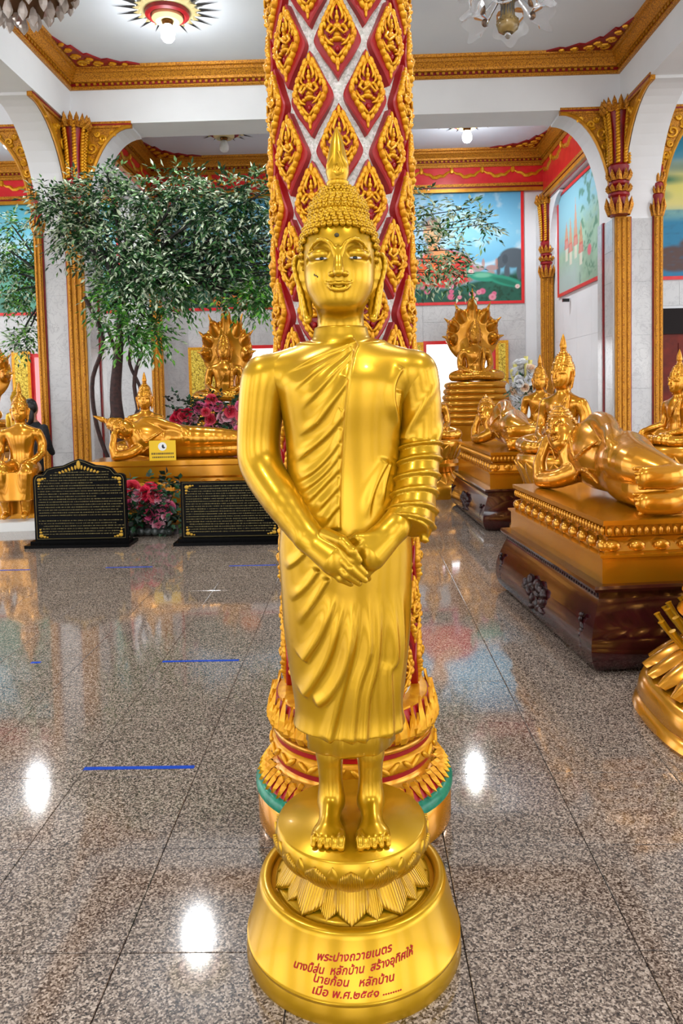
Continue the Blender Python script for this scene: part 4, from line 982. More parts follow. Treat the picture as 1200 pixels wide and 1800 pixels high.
# ------------------------------------------------------------------ the decorated column
COLC = (-.041, 2.64, 0)
def bend(mb, Rr):
    mb.v = [((Rr-y)*math.sin(x/Rr), -(Rr-y)*math.cos(x/Rr), z) for x, y, z in mb.v]; return mb
def column():
    t = struct(empty('column', COLC)); t['label'] = 'round temple column with red and gold lozenges on white glass mosaic'
    RS = .208
    mb = MB(); mb.lathe([(RS, .30), (RS, CZ)], 64); mb.build('shaft', M['glitter'], t, True)
    # lozenge: pointed, widest a little below the middle
    def outline(s=1.0):
        H_ = .136; pts = []
        right = spline([(0, H_, 0), (.022, .093, 0), (.046, .042, 0), (.065, .002, 0), (.066, -.022, 0), (.046, -.062, 0), (.022, -.098, 0), (0, -H_, 0)], 17)
        pts = [(p[0]*s, p[1]*s) for p in right]+[(-p[0]*s, p[1]*s) for p in right[-2:0:-1]]
        return pts
    oo = outline(); oi = outline(.93)
    mb = MB()
    oo = [(x*1.0, z*.98) for x, z in oo]; oi = [(x*1.0, z*.98) for x, z in oi]; n0 = len(oi)
    rings = [[(x, .004, z) for x, z in oo], [(x, -.024, z) for x, z in oo], [(x, -.028, z) for x, z in oi]]
    mb.ring_loft(rings, True, False, False)
    n = len(oi); ctr = []                                   # curved face: strips between left and right sides
    r_ = oi[:17]; l_ = [oi[0]]+oi[:16:-1]+[oi[16]]
    V = []; F = []; K = 6
    for a, b in zip(r_, l_):
        for k in range(K+1): f = k/K; V.append((a[0]*(1-f)+b[0]*f, -.028, a[1]))
    for i in range(16):
        for k in range(K): q = i*(K+1)+k; F.append((q, q+1, q+K+2, q+K+1))
    mb.add(V, F); bend(mb, RS); pan = mb.mesh('lozenge', M['red'], 40)
    # praying deity framed by flames
    def orn():
        g = MB(); o = -.030
        def E_(x, z, rx, rz, d=.010, rot=0.0, both=True):
            for s in ((1, -1) if both and abs(x) > 1e-6 else (1,)):
                g.M = Matrix.Translation((s*x, o, z)) @ Matrix.Rotation(s*rot, 4, 'Y'); g.ell((0, 0, 0), (rx, d, rz), 8, 5)
            g.M = None
        def T_(pts, r):
            for s in (1, -1): g.tube([(s*x, o-dy, z) for x, z, dy in pts], r, 5)
        g.mi = 0
        E_(0, .118, .007, .020, .008); E_(.010, .094, .005, .020, .008, -.35)
        T_([(0, .103, .004), (.013, .078, .008), (.019, .056, .009), (.014, .042, .008)], [.003, .005, .005, .003]); T_([(.018, .085, .0), (.026, .060, .004), (.029, .040, .004), (.022, .028, .004)], [.002, .005, .005, .003])
        E_(0, .066, .005, .015, .012); E_(0, .050, .009, .012, .015); E_(0, .036, .005, .008, .012)
        E_(0, .018, .017, .016, .014); E_(.019, .024, .008, .008, .012); T_([(.022, .022, .008), (.031, .004, .010), (.020, -.008, .014), (.004, .008, .020)], [.006, .006, .005, .004]); E_(0, .012, .006, .012, .022)
        E_(0, -.008, .014, .010, .014); E_(0, -.022, .020, .010, .016); E_(.020, -.028, .010, .007, .012, .4)
        E_(.041, .030, .007, .016, .012, .25); E_(.052, .008, .008, .018, .012, .15); E_(.048, -.018, .011, .014, .013, .6); E_(.038, -.036, .010, .011, .012, .9); E_(.034, .052, .005, .013, .010, .35)
        T_([(.040, -.006, .004), (.036, -.022, .008), (.024, -.040, .010), (.012, -.046, .008)], [.003, .005, .005, .003])
        T_([(.028, -.048, .004), (.020, -.062, .008), (.010, -.076, .008), (0, -.086, .006)], [.005, .006, .005, .004]); E_(.017, -.078, .005, .012, .009, -.5); E_(0, -.098, .009, .022, .010); E_(0, -.120, .005, .014, .006)
        g.mi = 1
        E_(0, .083, .005, .012, .011); E_(.012, .062, .003, .012, .006, -.2); E_(0, -.058, .008, .012, .012); E_(.030, .018, .004, .010, .004); E_(.026, -.008, .005, .006, .004)
        g.mi = 0
        for x, z, a_, l_ in ((.016, .102, -.30, .020), (.024, .084, -.34, .019), (.033, .066, -.36, .019), (.042, .046, -.36, .019), (.051, .024, -.32, .020), (.056, -.002, .10, .019), (.048, -.028, .55, .019), (.036, -.050, .62, .018), (.025, -.070, .60, .018), (.014, -.090, .55, .018)): E_(x, z, .0088, l_*.95, .012+.004*(int(z*1000) % 3), a_*.9 if z > 0 else a_*.75)
        g.v = [(x*.83, y, z*.88+.004) for x, y, z in g.v]
        bend(g, RS); return g.mesh('deity_ornament', [M['gold_orn'], M['red']], 'all')
    om = orn()
    rest = []
    for k in range(-20, 13):
        z = 2.609-.17*k
        if z < .56 or z > CZ-.15: continue
        for j in range(8):
            a = 2*math.pi*(j+.5*(k % 2))/8
            if z < 3.2:
                p = obj('lozenge', pan, t, (0, 0, z), (0, 0, a)); obj('deity_ornament', om, p)
            else: rest.append((z, a))
    for nm, src, ms in (('upper_lozenges', pan, [M['red']]), ('upper_ornaments', om, [M['gold_orn'], M['red']])):
        nv = len(src.vertices); co = np.zeros(nv*3, np.float32); src.vertices.foreach_get('co', co); co = co.reshape(-1, 3)
        V = []; F = []; fm = []; base = [tuple(p.vertices) for p in src.polygons]; mi = [p.material_index for p in src.polygons]
        for i, (z, a) in enumerate(rest):
            ca, sa = math.cos(a), math.sin(a); V += [(x*ca-y*sa, x*sa+y*ca, zz+z) for x, y, zz in co.tolist()]; F += [tuple(v+i*nv for v in f) for f in base]; fm += mi
        tag(obj(nm, np_mesh(nm, V, F, ms, True, fm), t), kind='stuff')
    # foot of the column
    mb = MB(); mb.lathe([(.340, 0), (.345, .004), (.345, .112), (.338, .118)], 72); mb.lathe([(.29, .10), (.315, .118), (.338, .118)], 72, cap0=False, cap1=False); mb.build('plinth', M['gold2'], t, 50)
    mb = MB(); mb.lathe([(.338, .112), (.351, .118), (.352, .132), (.346, .146), (.334, .154), (.30, .156)], 72); mb.build('teal_ring', M['teal'], t, 60)
    mb = MB(); mb.lathe([(.332, .150), (.320, .172), (.300, .194), (.282, .206), (.2, .206)], 72); sl = mb.build('petal_slope', M['red'], t, 60)
    mb = MB(); mb.lathe([(.30, .196), (.287, .206), (.281, .214), (.279, .224), (.27, .226)], 72); mb.build('lower_moulding', M['gold2'], t, 60)
    mb = MB(); mb.lathe([(.272, .222), (.279, .224), (.279, .242), (.27, .243)], 72); mb.build('red_band', M['red'], t, 60)
    mb = MB(); mb.lathe([(.27, .240), (.284, .243), (.290, .256), (.290, .280), (.284, .293), (.27, .296)], 72); rb = mb.build('rope_band', M['gold_orn'], t, 60)
    mb = MB(); mb.lathe([(.27, .294), (.279, .296), (.279, .312), (.27, .314)], 72); mb.build('red_band', M['red'], t, 60)
    mb = MB(); mb.lathe([(.27, .310), (.284, .314), (.288, .322), (.284, .332), (.27, .335)], 72); mb.build('upper_moulding', M['gold2'], t, 60)
    mb = MB(); mb.lathe([(.262, .332), (.284, .340), (.293, .358), (.292, .380), (.280, .415), (.272, .440), (.262, .440), (.264, .41), (.24, .40), (.2, .40)], 72); up = mb.build('lotus_cup', M['red'], t, 60)
    mb = MB(); mb.lathe([(.255, .432), (.268, .438), (.266, .446), (.240, .452), (.206, .452)], 72); mb.build('gold_lip', M['gold_orn'], t, 60)
    mb = MB(); mb.lathe([(.258, .418), (.270, .422), (.269, .434), (.262, .438)], 72); mb.build('teal_lip', M['teal'], t, 60)
    # plaits
    m2 = MB(); m2.M = Matrix.Translation((.292, 0, .268)) @ Matrix.Rotation(R(38), 4, 'X'); m2.ell((0, 0, 0), (.009, .030, .010), 8, 5); me = m2.mesh('plait', M['gold_orn'], 'all')
    m3 = MB(); m3.M = Matrix.Translation((.294, 0.012, .268)) @ Matrix.Rotation(R(-38), 4, 'X'); m3.ell((0, 0, 0), (.008, .026, .009), 8, 5); me2 = m3.mesh('plait', M['gold_orn'], 'all')
    for k in range(40): obj('plait', me if k % 2 else me2, rb, rot=(0, 0, 2*math.pi*k/40))
    # flame leaves: a = azimuth width, tip direction up the slope or up the cup
    def leaf(name, prof, w_):
        """prof: (r,z) from root to tip"""
        g = MB(); n = len(prof)
        ws = [w_*f for f in (.55, 1.0, .75, .45, 0)]
        V = []; F = []
        for (r, z), q in zip(prof, ws):
            a = q/r; V += [(r*math.cos(-a), r*math.sin(-a), z), ((r+.010)*1.0, 0, z+.004), (r*math.cos(a), r*math.sin(a), z)]
        for i in range(n-1): F += [(3*i, 3*i+1, 3*i+4, 3*i+3), (3*i+1, 3*i+2, 3*i+5, 3*i+4)]
        g.add(V, F); return g.mesh(name, M['gold_orn'])
    l1 = leaf('flame_leaf', [(.290, .203), (.303, .195), (.314, .184), (.325, .171), (.334, .157)], .017); l2 = leaf('flame_leaf', [(.302, .196), (.312, .188), (.321, .177), (.329, .166), (.337, .154)], .014); l0 = leaf('flame_leaf', [(.284, .208), (.292, .203), (.300, .197), (.309, .190), (.318, .182)], .013)
    for k in range(30):
        obj('flame_leaf', l1, sl, rot=(0, 0, 2*math.pi*k/30)); obj('flame_leaf', l2, sl, rot=(0, 0, 2*math.pi*(k+.5)/30)); obj('flame_leaf', l0, sl, rot=(0, 0, 2*math.pi*(k+.5)/30))
    u1 = leaf('flame_leaf', [(.288, .338), (.298, .362), (.294, .395), (.284, .430), (.276, .468)], .024); u2 = leaf('flame_leaf', [(.290, .344), (.299, .360), (.297, .378), (.291, .400), (.286, .425)], .013); u3 = leaf('flame_leaf', [(.289, .350), (.297, .380), (.288, .410), (.280, .430), (.275, .452)], .009)
    for k in range(20):
        obj('flame_leaf', u1, up, rot=(0, 0, 2*math.pi*k/20)); obj('flame_leaf', u2, up, rot=(0, 0, 2*math.pi*(k+.32)/20)); obj('flame_leaf', u2, up, rot=(0, 0, 2*math.pi*(k+.68)/20)); obj('flame_leaf', u3, up, rot=(0, 0, 2*math.pi*(k+.5)/20))
column()
# ------------------------------------------------------------------ the other Buddha figures
def figure_meshes(build, lo, hi, h, mat='gold2', hlo=None, hhi=None):
    """sculpt body and hair; returns meshes"""
    B = Field(axis(lo[0], hi[0], h), axis(lo[1], hi[1], h), axis(lo[2], hi[2], h)); H = Field(axis(lo[0], hi[0], h), axis(lo[1], hi[1], h), axis(lo[2], hi[2], h))
    build(B, H); V, F = B.mesh(1); b = np_mesh('body', V, F, M[mat]); V, F = H.mesh(0)
    # knobbly curls on the hair
    N = vnormals(V, F); V = V+N*(.0035*(np.sin(V[:, 0]*330)*np.sin(V[:, 1]*330+1)+np.sin(V[:, 2]*330)))[:, None]
    return b, np_mesh('hair', V, F, M[mat])
def add_flame(name, mat, parent, Rm=None, t=(0, 0, 0), sc=1.0):
    mb = MB(); flame(mb, 2.03, .018, 1.0); A = np.eye(4); r = np.eye(3) if Rm is None else np.array(Rm); A[:3, :3] = r*sc; A[:3, 3] = np.array(t)-r@np.array([0, 0, 1.68])*sc
    Mx = Matrix(A.tolist()); mb.v = [tuple(Mx @ Vector(p)) for p in mb.v]; return mb.build(name, mat, parent, True)
def b_seated(earth=False):
    def go(B, H):
        sculpt_head(B, H, None, (0, .0, .575), 1.0)
        B.profile([(.0, .18, .14, .02), (.10, .165, .125, .02), (.25, .135, .095, .02), (.36, .155, .105, .012), (.44, .175, .105, .012), (.50, .15, .085, .012), (.55, .08, .06, .015)], .03)
        B.rcone((0, .012, .505), (-.185, .012, .455), .05, .053, .03); B.rcone((0, .012, .505), (.185, .012, .455), .05, .053, .03)
        for s in (-1, 1):
            B.limb([(s*.195, .012, .45), (s*.228, .03, .34), (s*.232, .0, .225)], [.054, .050, .046], .015, 8)
            if earth and s < 0:
                B.limb([(-.232, .0, .225), (-.275, -.12, .19), (-.29, -.205, .165)], [.046, .04, .03], .01, 8)
                B.limb([(-.29, -.205, .165), (-.295, -.245, .14), (-.295, -.262, .09)], [.033, .036, .02], .01, 6)
                for i in range(4): B.limb([(-.325+.02*i, -.255, .12), (-.325+.02*i, -.268, .07), (-.322+.019*i, -.262, .03)], [.012, .010, .007], .004, 5)
            else:
                B.limb([(s*.232, .0, .225), (s*.16, -.13, .165), (s*.07, -.195, .145)], [.046, .041, .03], .01, 8)
                B.ell((s*.03, -.205, .14), (.085, .045, .022), .015)
            B.limb([(s*.10, .02, .085), (s*.24, -.03, .088), (s*.36, -.11, .078)], [.095, .088, .068], .03, 8)
            B.limb([(s*.36, -.115, .07), (s*.20, -.22, .066), (-s*.02, -.255, .075)], [.066, .06, .042], .02, 8)
        B.limb([(.02, -.25, .12), (.16, -.24, .125)], [.03, .028], .012, 4)
        # robe edge across the chest and shoulder sash
        B.limb([(.10, -.085, .53), (.05, -.105, .42), (-.02, -.10, .30), (-.12, -.07, .20)], [.006, .007, .007, .006], .008, 8)
        B.limb([(.115, -.07, .53), (.12, -.102, .40), (.115, -.09, .26), (.11, -.10, .18)], [.016, .02, .02, .02], .01, 8)
    return go
SEAT = figure_meshes(b_seated(False), (-.46, -.34, -.02), (.46, .2, .95), .0085)
SEATE = figure_meshes(b_seated(True), (-.46, -.34, -.02), (.46, .2, .95), .0085)
def seated_parts(parent, z, sc=1.0, ms=SEAT, rz=0.0, mat='gold2', fin=True):
    for nm, me in zip(('body', 'hair'), ms): obj(nm, me, parent, (0, 0, z), (0, 0, rz), sc)
    if not fin: return
    f = add_flame('flame_finial', M[mat], parent, None, (0, 0, .575), 1.0); f.location = (0, 0, z); f.rotation_euler = (0, 0, rz); f.scale = (sc, sc, sc)
def round_lotus(parent, rows, n=18, mat='gold2', petals=()):
    mb = MB(); mb.lathe(rows, 56); p = mb.build('pedestal', M[mat], parent, 45)
    for (R0, z0, R1, z1, half, bul, cnt, off) in petals:
        pm = petal_mesh('petal', M[mat], R0, z0, R1, z1, half, bul, 6, 6, .85)
        for k in range(cnt): obj('petal', pm, p, rot=(0, 0, 2*math.pi*(k+off)/cnt))
    return p
def seated_statue(label, loc, rz, H_, sc, r=.42, ms=SEAT, name='seated_buddha_statue'):
    t = thing(name, label, 'statue', loc, rz); s = r/.42
    rows = [(.52*s, 0), (.53*s, .03), (.53*s, H_*.18), (.49*s, H_*.24), (.44*s, H_*.30), (.36*s, H_*.36), (.34*s, H_*.42), (.40*s, H_*.48), (.46*s, H_*.55), (.46*s, H_*.60), (.40*s, H_*.64), (.36*s, H_*.70), (.37*s, H_*.76), (.43*s, H_*.84), (.46*s, H_*.92), (.45*s, H_*.98), (.43*s, H_), (0, H_)]
    round_lotus(t, rows, petals=((.34*s, H_*.43, .48*s, H_*.25, .085*s, .02, 18, 0), (.37*s, H_*.68, .47*s, H_*.93, .08*s, .02, 20, .5)))
    seated_parts(t, H_-.01, sc, ms)
    return t
seated_statue('large seated golden Buddha gazing left, just behind the head of the nearest reclining Buddha', (1.95, 7.22, 0), R(-52), .86, 1.06, .40)
seated_statue('smaller seated golden Buddha partly hidden behind the large seated one', (2.55, 10.6, 0), R(-30), .88, 1.0, .38)
seated_statue('small seated golden Buddha in profile touching its knee, before the dark red door', (2.72, 6.45, 0), R(-72), .98, .76, .32, SEATE)
seated_statue('seated golden Buddha at the far right edge beside the wooden door', (3.55, 7.6, 0), R(-70), .86, .85, .36)
seated_statue('seated golden Buddha with pointed crown behind the left reclining Buddha', (-2.85, 10.0, 0), R(4), .74, 1.0, .40)
t = seated_statue('seated golden Buddha half hidden by the standing statue\'s draped arm', (1.02, 10.6, 0), R(0), .80, .98, .40)

# ---- Buddhas sheltered by the cobra hood
def hood_mesh():
    B = Field(axis(-.72, .72, .013), axis(-.12, .34, .013), axis(.0, 1.8, .013))
    B.ell((0, .19, .82), (.60, .075, .54)); B.limb([(0, .2, .0), (0, .2, .5)], [.2, .3], .1, 4, ((0, 1, 0), 2.2))
    for i, a in enumerate((-78, -52, -27, 0, 27, 52, 78)):
        ln = (.70, .80, .88, 1.06, .88, .80, .70)[i]; ca, sa = math.sin(R(a)), math.cos(R(a)); c = np.array((0, .16, .66))
        P = lambda d, y: tuple(c+np.array((ca*d, y, sa*d)))
        B.limb([P(.52, .03), P(ln*.68, .0), P(ln*.76, -.04)], [.09, .10, .085], .05, 8, ((0, 1, 0), 1.5))
        B.limb([P(ln*.70, -.03), P(ln*.80, -.09), P(ln*.82, -.15)], [.07, .055, .03], .02, 6)         # the cobra's head bends forward
        B.limb([P(ln*.74, -.04), P(ln*.88, -.05), P(ln*1.04, -.05)], [.055, .03, .006], .02, 8)      # its crest
    V, F = B.mesh(1); return np_mesh('cobra_hood', V, F, M['gold2'])
HOOD = hood_mesh()
def coil_mesh():
    mb = MB(); n = 40
    for k in range(1): pass
    return None
def naga_statue(label, loc, rz=0.0, coils=6, z0=.72, sc=1.0, hs=(1, 1, 1)):
    t = thing('cobra_hooded_buddha_statue', label, 'statue', loc, rz)
    mb = MB(); mb.box((-.78, -.55, 0), (.78, .55, z0*.80)); mb.box((-.70, -.48, z0*.80), (.70, .48, z0)); mb.build('plinth', M['gold2'], t)
    z = z0
    for k in range(coils):
        f = k/(coils-1); rx, ry, h = .66-.12*f, .46-.07*f, .058
        mb = MB(); n = 44; rings = []
        for j in range(n+1):
            a = 2*math.pi*j/n; p = 3.0; ca, sa = math.cos(a), math.sin(a); q = (abs(ca)**p+abs(sa)**p)**(-1/p); rings.append((rx*q*ca, ry*q*sa, z+h))
        mb.tube(rings, [h*1.22]*len(rings), 8, False); mb.prism([(p_[0], p_[1]) for p_ in rings[:-1]], z+.01, z+h*1.9, 'z'); mb.build('coil', M['gold2'], t, 50); z += h*2
    seated_parts(t, z+.02, sc, fin=False); obj('cobra_hood', HOOD, t, (0, .02+.13*(sc-.2), z+.10), (0, 0, 0), (hs[0], 1, hs[2]))
    return t
naga_statue('golden Buddha under a seven-headed cobra hood, behind the potted flowers right of the column', (2.28, 14.6, 0), 0, 7, .80, 1.24, (.86, 1.2, 1.0))
naga_statue('golden Buddha under a seven-headed cobra hood, above the pink roses left of the column', (-2.58, 14.6, 0), 0, 5, .74, 1.40, (.84, 1.3, 1.13))
naga_statue('golden cobra-hooded Buddha cut off by the left edge of the picture', (-7.25, 14.2, 0), 0, 5, .5, 1.2, (.86, 1.2, 1.0))

# ---- reclining Buddhas
def b_reclining(leg=1.0, Rm=None, pit=(-.33, -.10, .315), hs=1.08):
    def go(B, H):
        sculpt_head(B, H, Rm, pit, hs)
        fl = ((0, 1, 0), 1.35)
        B.limb([(-.26, -.01, .255), (-.14, .0, .235), (.02, .01, .20), (.16, .01, .205)], [.215, .205, .17, .195], .03, 10, fl)
        B.rcone(np.array(pit)+np.array((.01, .03, .0)), (-.24, -.02, .26), .060*hs, .10, .05)
        # upper arm lying along the side, hand on the thigh
        B.limb([(-.24, .0, .435), (-.08, -.02, .43), (.05, -.05, .395)], [.075, .066, .056], .02, 8)
        B.limb([(.05, -.05, .395), (.16, -.09, .375), (.24, -.125, .35)], [.056, .048, .038], .015, 8)
        B.ell((.27, -.135, .325), (.055, .03, .048), .02)
        for i in range(4): B.limb([(.275+.014*i-.02, -.150, .31), (.29+.016*i-.02, -.172, .265), (.295+.016*i-.02, -.165, .205+.008*i)], [.014, .012, .009], .004, 5)
        # lower arm: elbow on the plinth, hand under the cheek
        B.limb([(-.27, -.10, .14), (-.38, -.21, .075), (-.52, -.27, .055)], [.068, .058, .054], .02, 8); B.limb([(-.52, -.27, .055), (-.550, -.27, .16), (-.545, -.245, .24)], [.052, .042, .032], .012, 8)
        B.limb([(-.545, -.245, .24), (-.545, -.215, .31), (-.53, -.17, .37)], [.036, .038, .02], .012, 6)
        # stacked legs and feet
        L = leg; k1, k2 = .16+.27*L, .16+.50*L
        B.limb([(.14, .0, .245), (k1, -.055, .235), (k2, .0, .205)], [.155, .115, .066], .03, 12); B.limb([(.14, .02, .13), (k1, -.03, .11), (k2, .02, .085)], [.14, .105, .068], .02, 12)
        for z in (.200, .068):
            B.limb([(k2, .05, z), (k2+.035, -.03, z), (k2+.045, -.15, z+.002)], [.062, .060, .058], .012, 8, ((1, 0, 0), 1.5))
            for i in range(5): B.rcone((k2+.038, -.15, z+.050-.025*i), (k2+.050, -.218+.008*i, z+.050-.025*i), .0118, .0105, .001)
        # robe edge over the chest, hem at the ankles
        B.limb([(-.28, -.17, .36), (-.20, -.165, .22), (-.08, -.155, .28), (.02, -.12, .34)], [.010, .011, .010, .008], .008, 10)
        B.limb([(-.24, -.15, .08), (-.14, -.16, .15), (-.04, -.15, .15), (.08, -.14, .10)], [.008, .010, .010, .008], .008, 10)
        B.op((-.8, -.4, -.1), (1.6, .4, 0), lambda x, y, z: z+0*x+0*y, 0, 's')
    return go
HR = rotm('Y', -34) @ rotm('Z', 38); HL = rotm('Y', -66) @ rotm('Z', 6)
REC = figure_meshes(b_reclining(1.0, HR, (-.37, -.15, .235), 1.04), (-.80, -.34, -.02), (.80, .26, .66), .0056)
RECL = figure_meshes(b_reclining(1.9, HL), (-.80, -.34, -.02), (1.25, .26, .66), .0092)
def plinth_rect(parent, lx, ly, z0, z1, mat='gold2', petals=True, far=False):
    """stepped lotus plinth, centred, from z0 to z1"""
    h = z1-z0; Z = lambda f: z0+h*f
    prof = [(0, 0), (.0, .02), (.0, .40), (.018, .42), (.018, .46), (-.02, .48), (-.02, .50), (-.055, .64), (-.055, .70), (-.03, .74), (-.03, .90), (-.01, .92), (-.01, 1.0)]
    mb = MB(); rings = []
    for o, f in prof: rings.append([(-lx-o, -ly-o, Z(f)), (lx+o, -ly-o, Z(f)), (lx+o, ly+o, Z(f)), (-lx-o, ly+o, Z(f))])
    mb.ring_loft(rings); p = mb.build('plinth', M[mat], parent)
    if not petals: return p
    def row(n, half, y_axis, sgn, nm, fn):
        for k in range(n): fn(k, n, half, y_axis, sgn)
    pw = .062
    g = MB(); g.ell((0, 0, 0), (pw*.82, .030, h*.105), 10, 5); pm = g.mesh('petal', M[mat], 'all')
    g = MB(); g.ell((0, 0, 0), (.014, .014, h*.075), 8, 5); bm_ = g.mesh('bead', M[mat], 'all')
    for (L_, off, ax) in ((lx, -ly+.035, 'x'), (ly, -lx+.035, 'y'), (ly, lx-.035, '-y')):
        n = max(int(2*L_/(2*pw)), 1); nb = int(2*L_/.042)
        if far: n = int(n*.8)
        for k in range(n):
            u = -L_+2*L_*(k+.5)/n; loc = (u, off-.006, Z(.575)) if ax == 'x' else (off, u, Z(.575)); obj('petal', pm, p, loc, (0, 0, 0 if ax == 'x' else math.pi/2))
        if far: continue
        for k in range(nb):
            u = -L_+.03+2*(L_-.03)*(k+.5)/nb; o = off-.012 if ax in ('x',) else (off-.012 if ax == 'y' else off+.012)
            loc = (u, o, Z(.82)) if ax == 'x' else (o, u, Z(.82)); obj('bead', bm_, p, loc)
    return p
def reclining(label, loc, rz, ms, sc, lx, ly, z0, z1, xo=0.0, far=False, leg=1.0):
    t = thing('reclining_buddha_statue', label, 'statue', loc, rz)
    plinth_rect(t, lx, ly, z0, z1, far=far)
    for nm, me in zip(('body', 'hair'), ms): obj(nm, me, t, (xo, .03, z1), (0, 0, 0), sc)
    if ms is RECL: f = add_flame('flame_finial', M['gold2'], t, HL, (-.33, -.10, .315), 1.08); f.location = (xo, .03, z1); f.scale = (sc, sc, sc)
    return t
def rosewood_table(label, loc, rz, lx, ly, h, carve=True):
    t = thing('rosewood_table', label, 'table', loc, rz)
    prof = spline([(-.012, 0, 0), (.028, .03, 0), (.05, .08, 0), (.056, .13, 0), (.046, .20, 0), (.022, .27, 0), (.0, .325, 0), (-.012, .35, 0)], 20)
    k = (h-.075)/.35
    mb = MB(); rings = []
    for o, z, _ in prof: rings.append([(-lx-o, -ly-o, z*k), (lx+o, -ly-o, z*k), (lx+o, ly+o, z*k), (-lx-o, ly+o, z*k)])
    mb.ring_loft(rings); ap = mb.build('apron', M['rosewood'], t, 45)
    mb = MB(); mb.box((-lx+.012, -ly+.012, h-.075), (lx-.012, ly-.012, h-.035)); fr = mb.build('pierced_frieze', M['rosewood'], t)
    mb = MB(); rings = [[(-lx-o, -ly-o, z), (lx+o, -ly-o, z), (lx+o, ly+o, z), (-lx-o, ly+o, z)] for o, z in ((-.01, h-.035), (.02, h-.032), (.026, h-.016), (.02, h), (-.02, h))]; mb.ring_loft(rings); mb.build('table_top', M['rosewood'], t)
    g = MB(); g.box((-.006, -.004, -.013), (.006, .004, .013)); g.box((-.011, -.004, .006), (.002, .004, .013)); km = g.mesh('fret', M['carved'])
    n = int(2*lx/.036)
    for k_ in range(n): obj('fret', km, fr, (-lx+.03+(2*lx-.06)*k_/(n-1), -ly+.010, h-.055))
    if carve:
        g = random.Random(3)
        m2 = MB()
        for i in range(26):
            a, b = g.uniform(-1, 1), g.uniform(-1, 1)
            m2.M = Matrix.Translation((a*.22*(1-.3*abs(b)), -ly-.050, .165*k+b*.11*(1-.5*abs(a)))) @ Matrix.Rotation(g.uniform(0, 3), 4, 'Y'); m2.ell((0, 0, 0), (.044, .030, .020), 8, 4)
        m2.build('carved_cluster', M['carved'], t, 'all')
        for x in (-lx+.06, lx-.10):
            m2 = MB()
            for i in range(7): m2.M = Matrix.Translation((x+.012*math.sin(i*2.1), -ly-.046, (.10+.026*i)*k)) @ Matrix.Rotation(i, 4, 'Y'); m2.ell((0, 0, 0), (.024, .014, .012), 8, 4)
            m2.build('carved_sprig', M['carved'], t, 'all')
    return t
def place_recl(corner, ang, Lf, Wf, h, z1, sc, l1, l2, xo=0.0):
    """corner = near left foot of the table; ang = lean of its long side"""
    d = Vector((-math.sin(ang), math.cos(ang))); n = Vector((math.cos(ang), math.sin(ang))); c = Vector(corner)+d*Lf/2+n*Wf/2
    rz = ang-math.pi/2
    rosewood_table(l1, (c.x, c.y, 0), rz, Lf/2-.03, Wf/2-.03, h)
    return reclining(l2, (c.x, c.y, 0), rz, REC, sc, Lf/2-.06, Wf/2-.07, h, z1, xo)
place_recl((1.198, 3.85), R(5.5), 1.72, .95, .46, .79, 1.05, 'glossy dark rosewood table under the nearest reclining Buddha', 'nearest reclining golden Buddha on the right, soles toward the viewer', -.02)
place_recl((1.30, 7.8), R(3), 1.9, .95, .44, .82, 1.05, 'dark rosewood table under the farther reclining Buddha right of the column', 'farther small reclining golden Buddha beyond the large seated one, right of the column', 0.02)
reclining('long reclining golden Buddha behind the two black stone tablets', (-2.0, 9.05, 0), R(1), RECL, 1.0, 1.22, .33, .0, .73, -.36, True)

# ---- Buddha seated on a throne, far left
def b_throne(B, H):
    sculpt_head(B, H, None, (0, .0, 1.15), .95)
    B.profile([(.55, .17, .13, .04), (.65, .16, .125, .03), (.80, .135, .095, .02), (.92, .155, .105, .012), (1.0, .175, .105, .012), (1.07, .15, .085, .012), (1.12, .08, .06, .015)], .03)
    for s in (-1, 1):
        B.rcone((0, .012, 1.075), (s*.185, .012, 1.025), .05, .053, .03); B.limb([(s*.195, .012, 1.02), (s*.232, .03, .90), (s*.235, -.02, .78)], [.054, .050, .046], .015, 8)
        B.limb([(s*.235, -.02, .78), (s*.20, -.16, .72), (s*.13, -.26, .69)], [.046, .041, .03], .01, 8); B.ell((s*.12, -.29, .675), (.045, .06, .022), .012)
        B.limb([(s*.10, .02, .60), (s*.13, -.16, .60), (s*.14, -.31, .585)], [.11, .10, .085], .03, 8); B.limb([(s*.14, -.32, .57), (s*.12, -.30, .36), (s*.10, -.28, .12)], [.085, .07, .04], .02, 8)
        B.limb([(s*.10, -.27, .11), (s*.11, -.38, .095)], [.04, .032], .02, 4)
    B.op((-.25, -.42, .24), (.25, .1, .66), lambda x, y, z: np.maximum((((np.abs(x)/(.20+.05*(.6-z)))**3+(np.abs(y+.2)/(.17+.04*(.6-z)))**3)**(1/3)-1)*.18, np.maximum(.27-z, z-.60)), .02)
t = thing('enthroned_buddha_statue', 'golden Buddha sitting upright with feet down, left of the tall black tablet', 'statue', (-3.98, 8.75, 0), R(8))
ms = figure_meshes(b_throne, (-.36, -.46, .04), (.36, .24, 1.55), .009)
for nm, me in zip(('body', 'hair'), ms): obj(nm, me, t, (0, 0, .06))
mb = MB(); mb.box((-.26, -.14, .10), (.26, .26, .60)); mb.box((-.30, -.18, .10), (.30, .30, .16)); mb.box((-.29, -.17, .55), (.29, .29, .60)); mb.build('throne', M['gold2'], t)
mb = MB(); mb.box((-.36, -.46, 0), (.36, .34, .10)); mb.build('white_plinth', M['white'], t)
f = add_flame('flame_finial', M['gold2'], t, None, (0, 0, 1.21), .95)

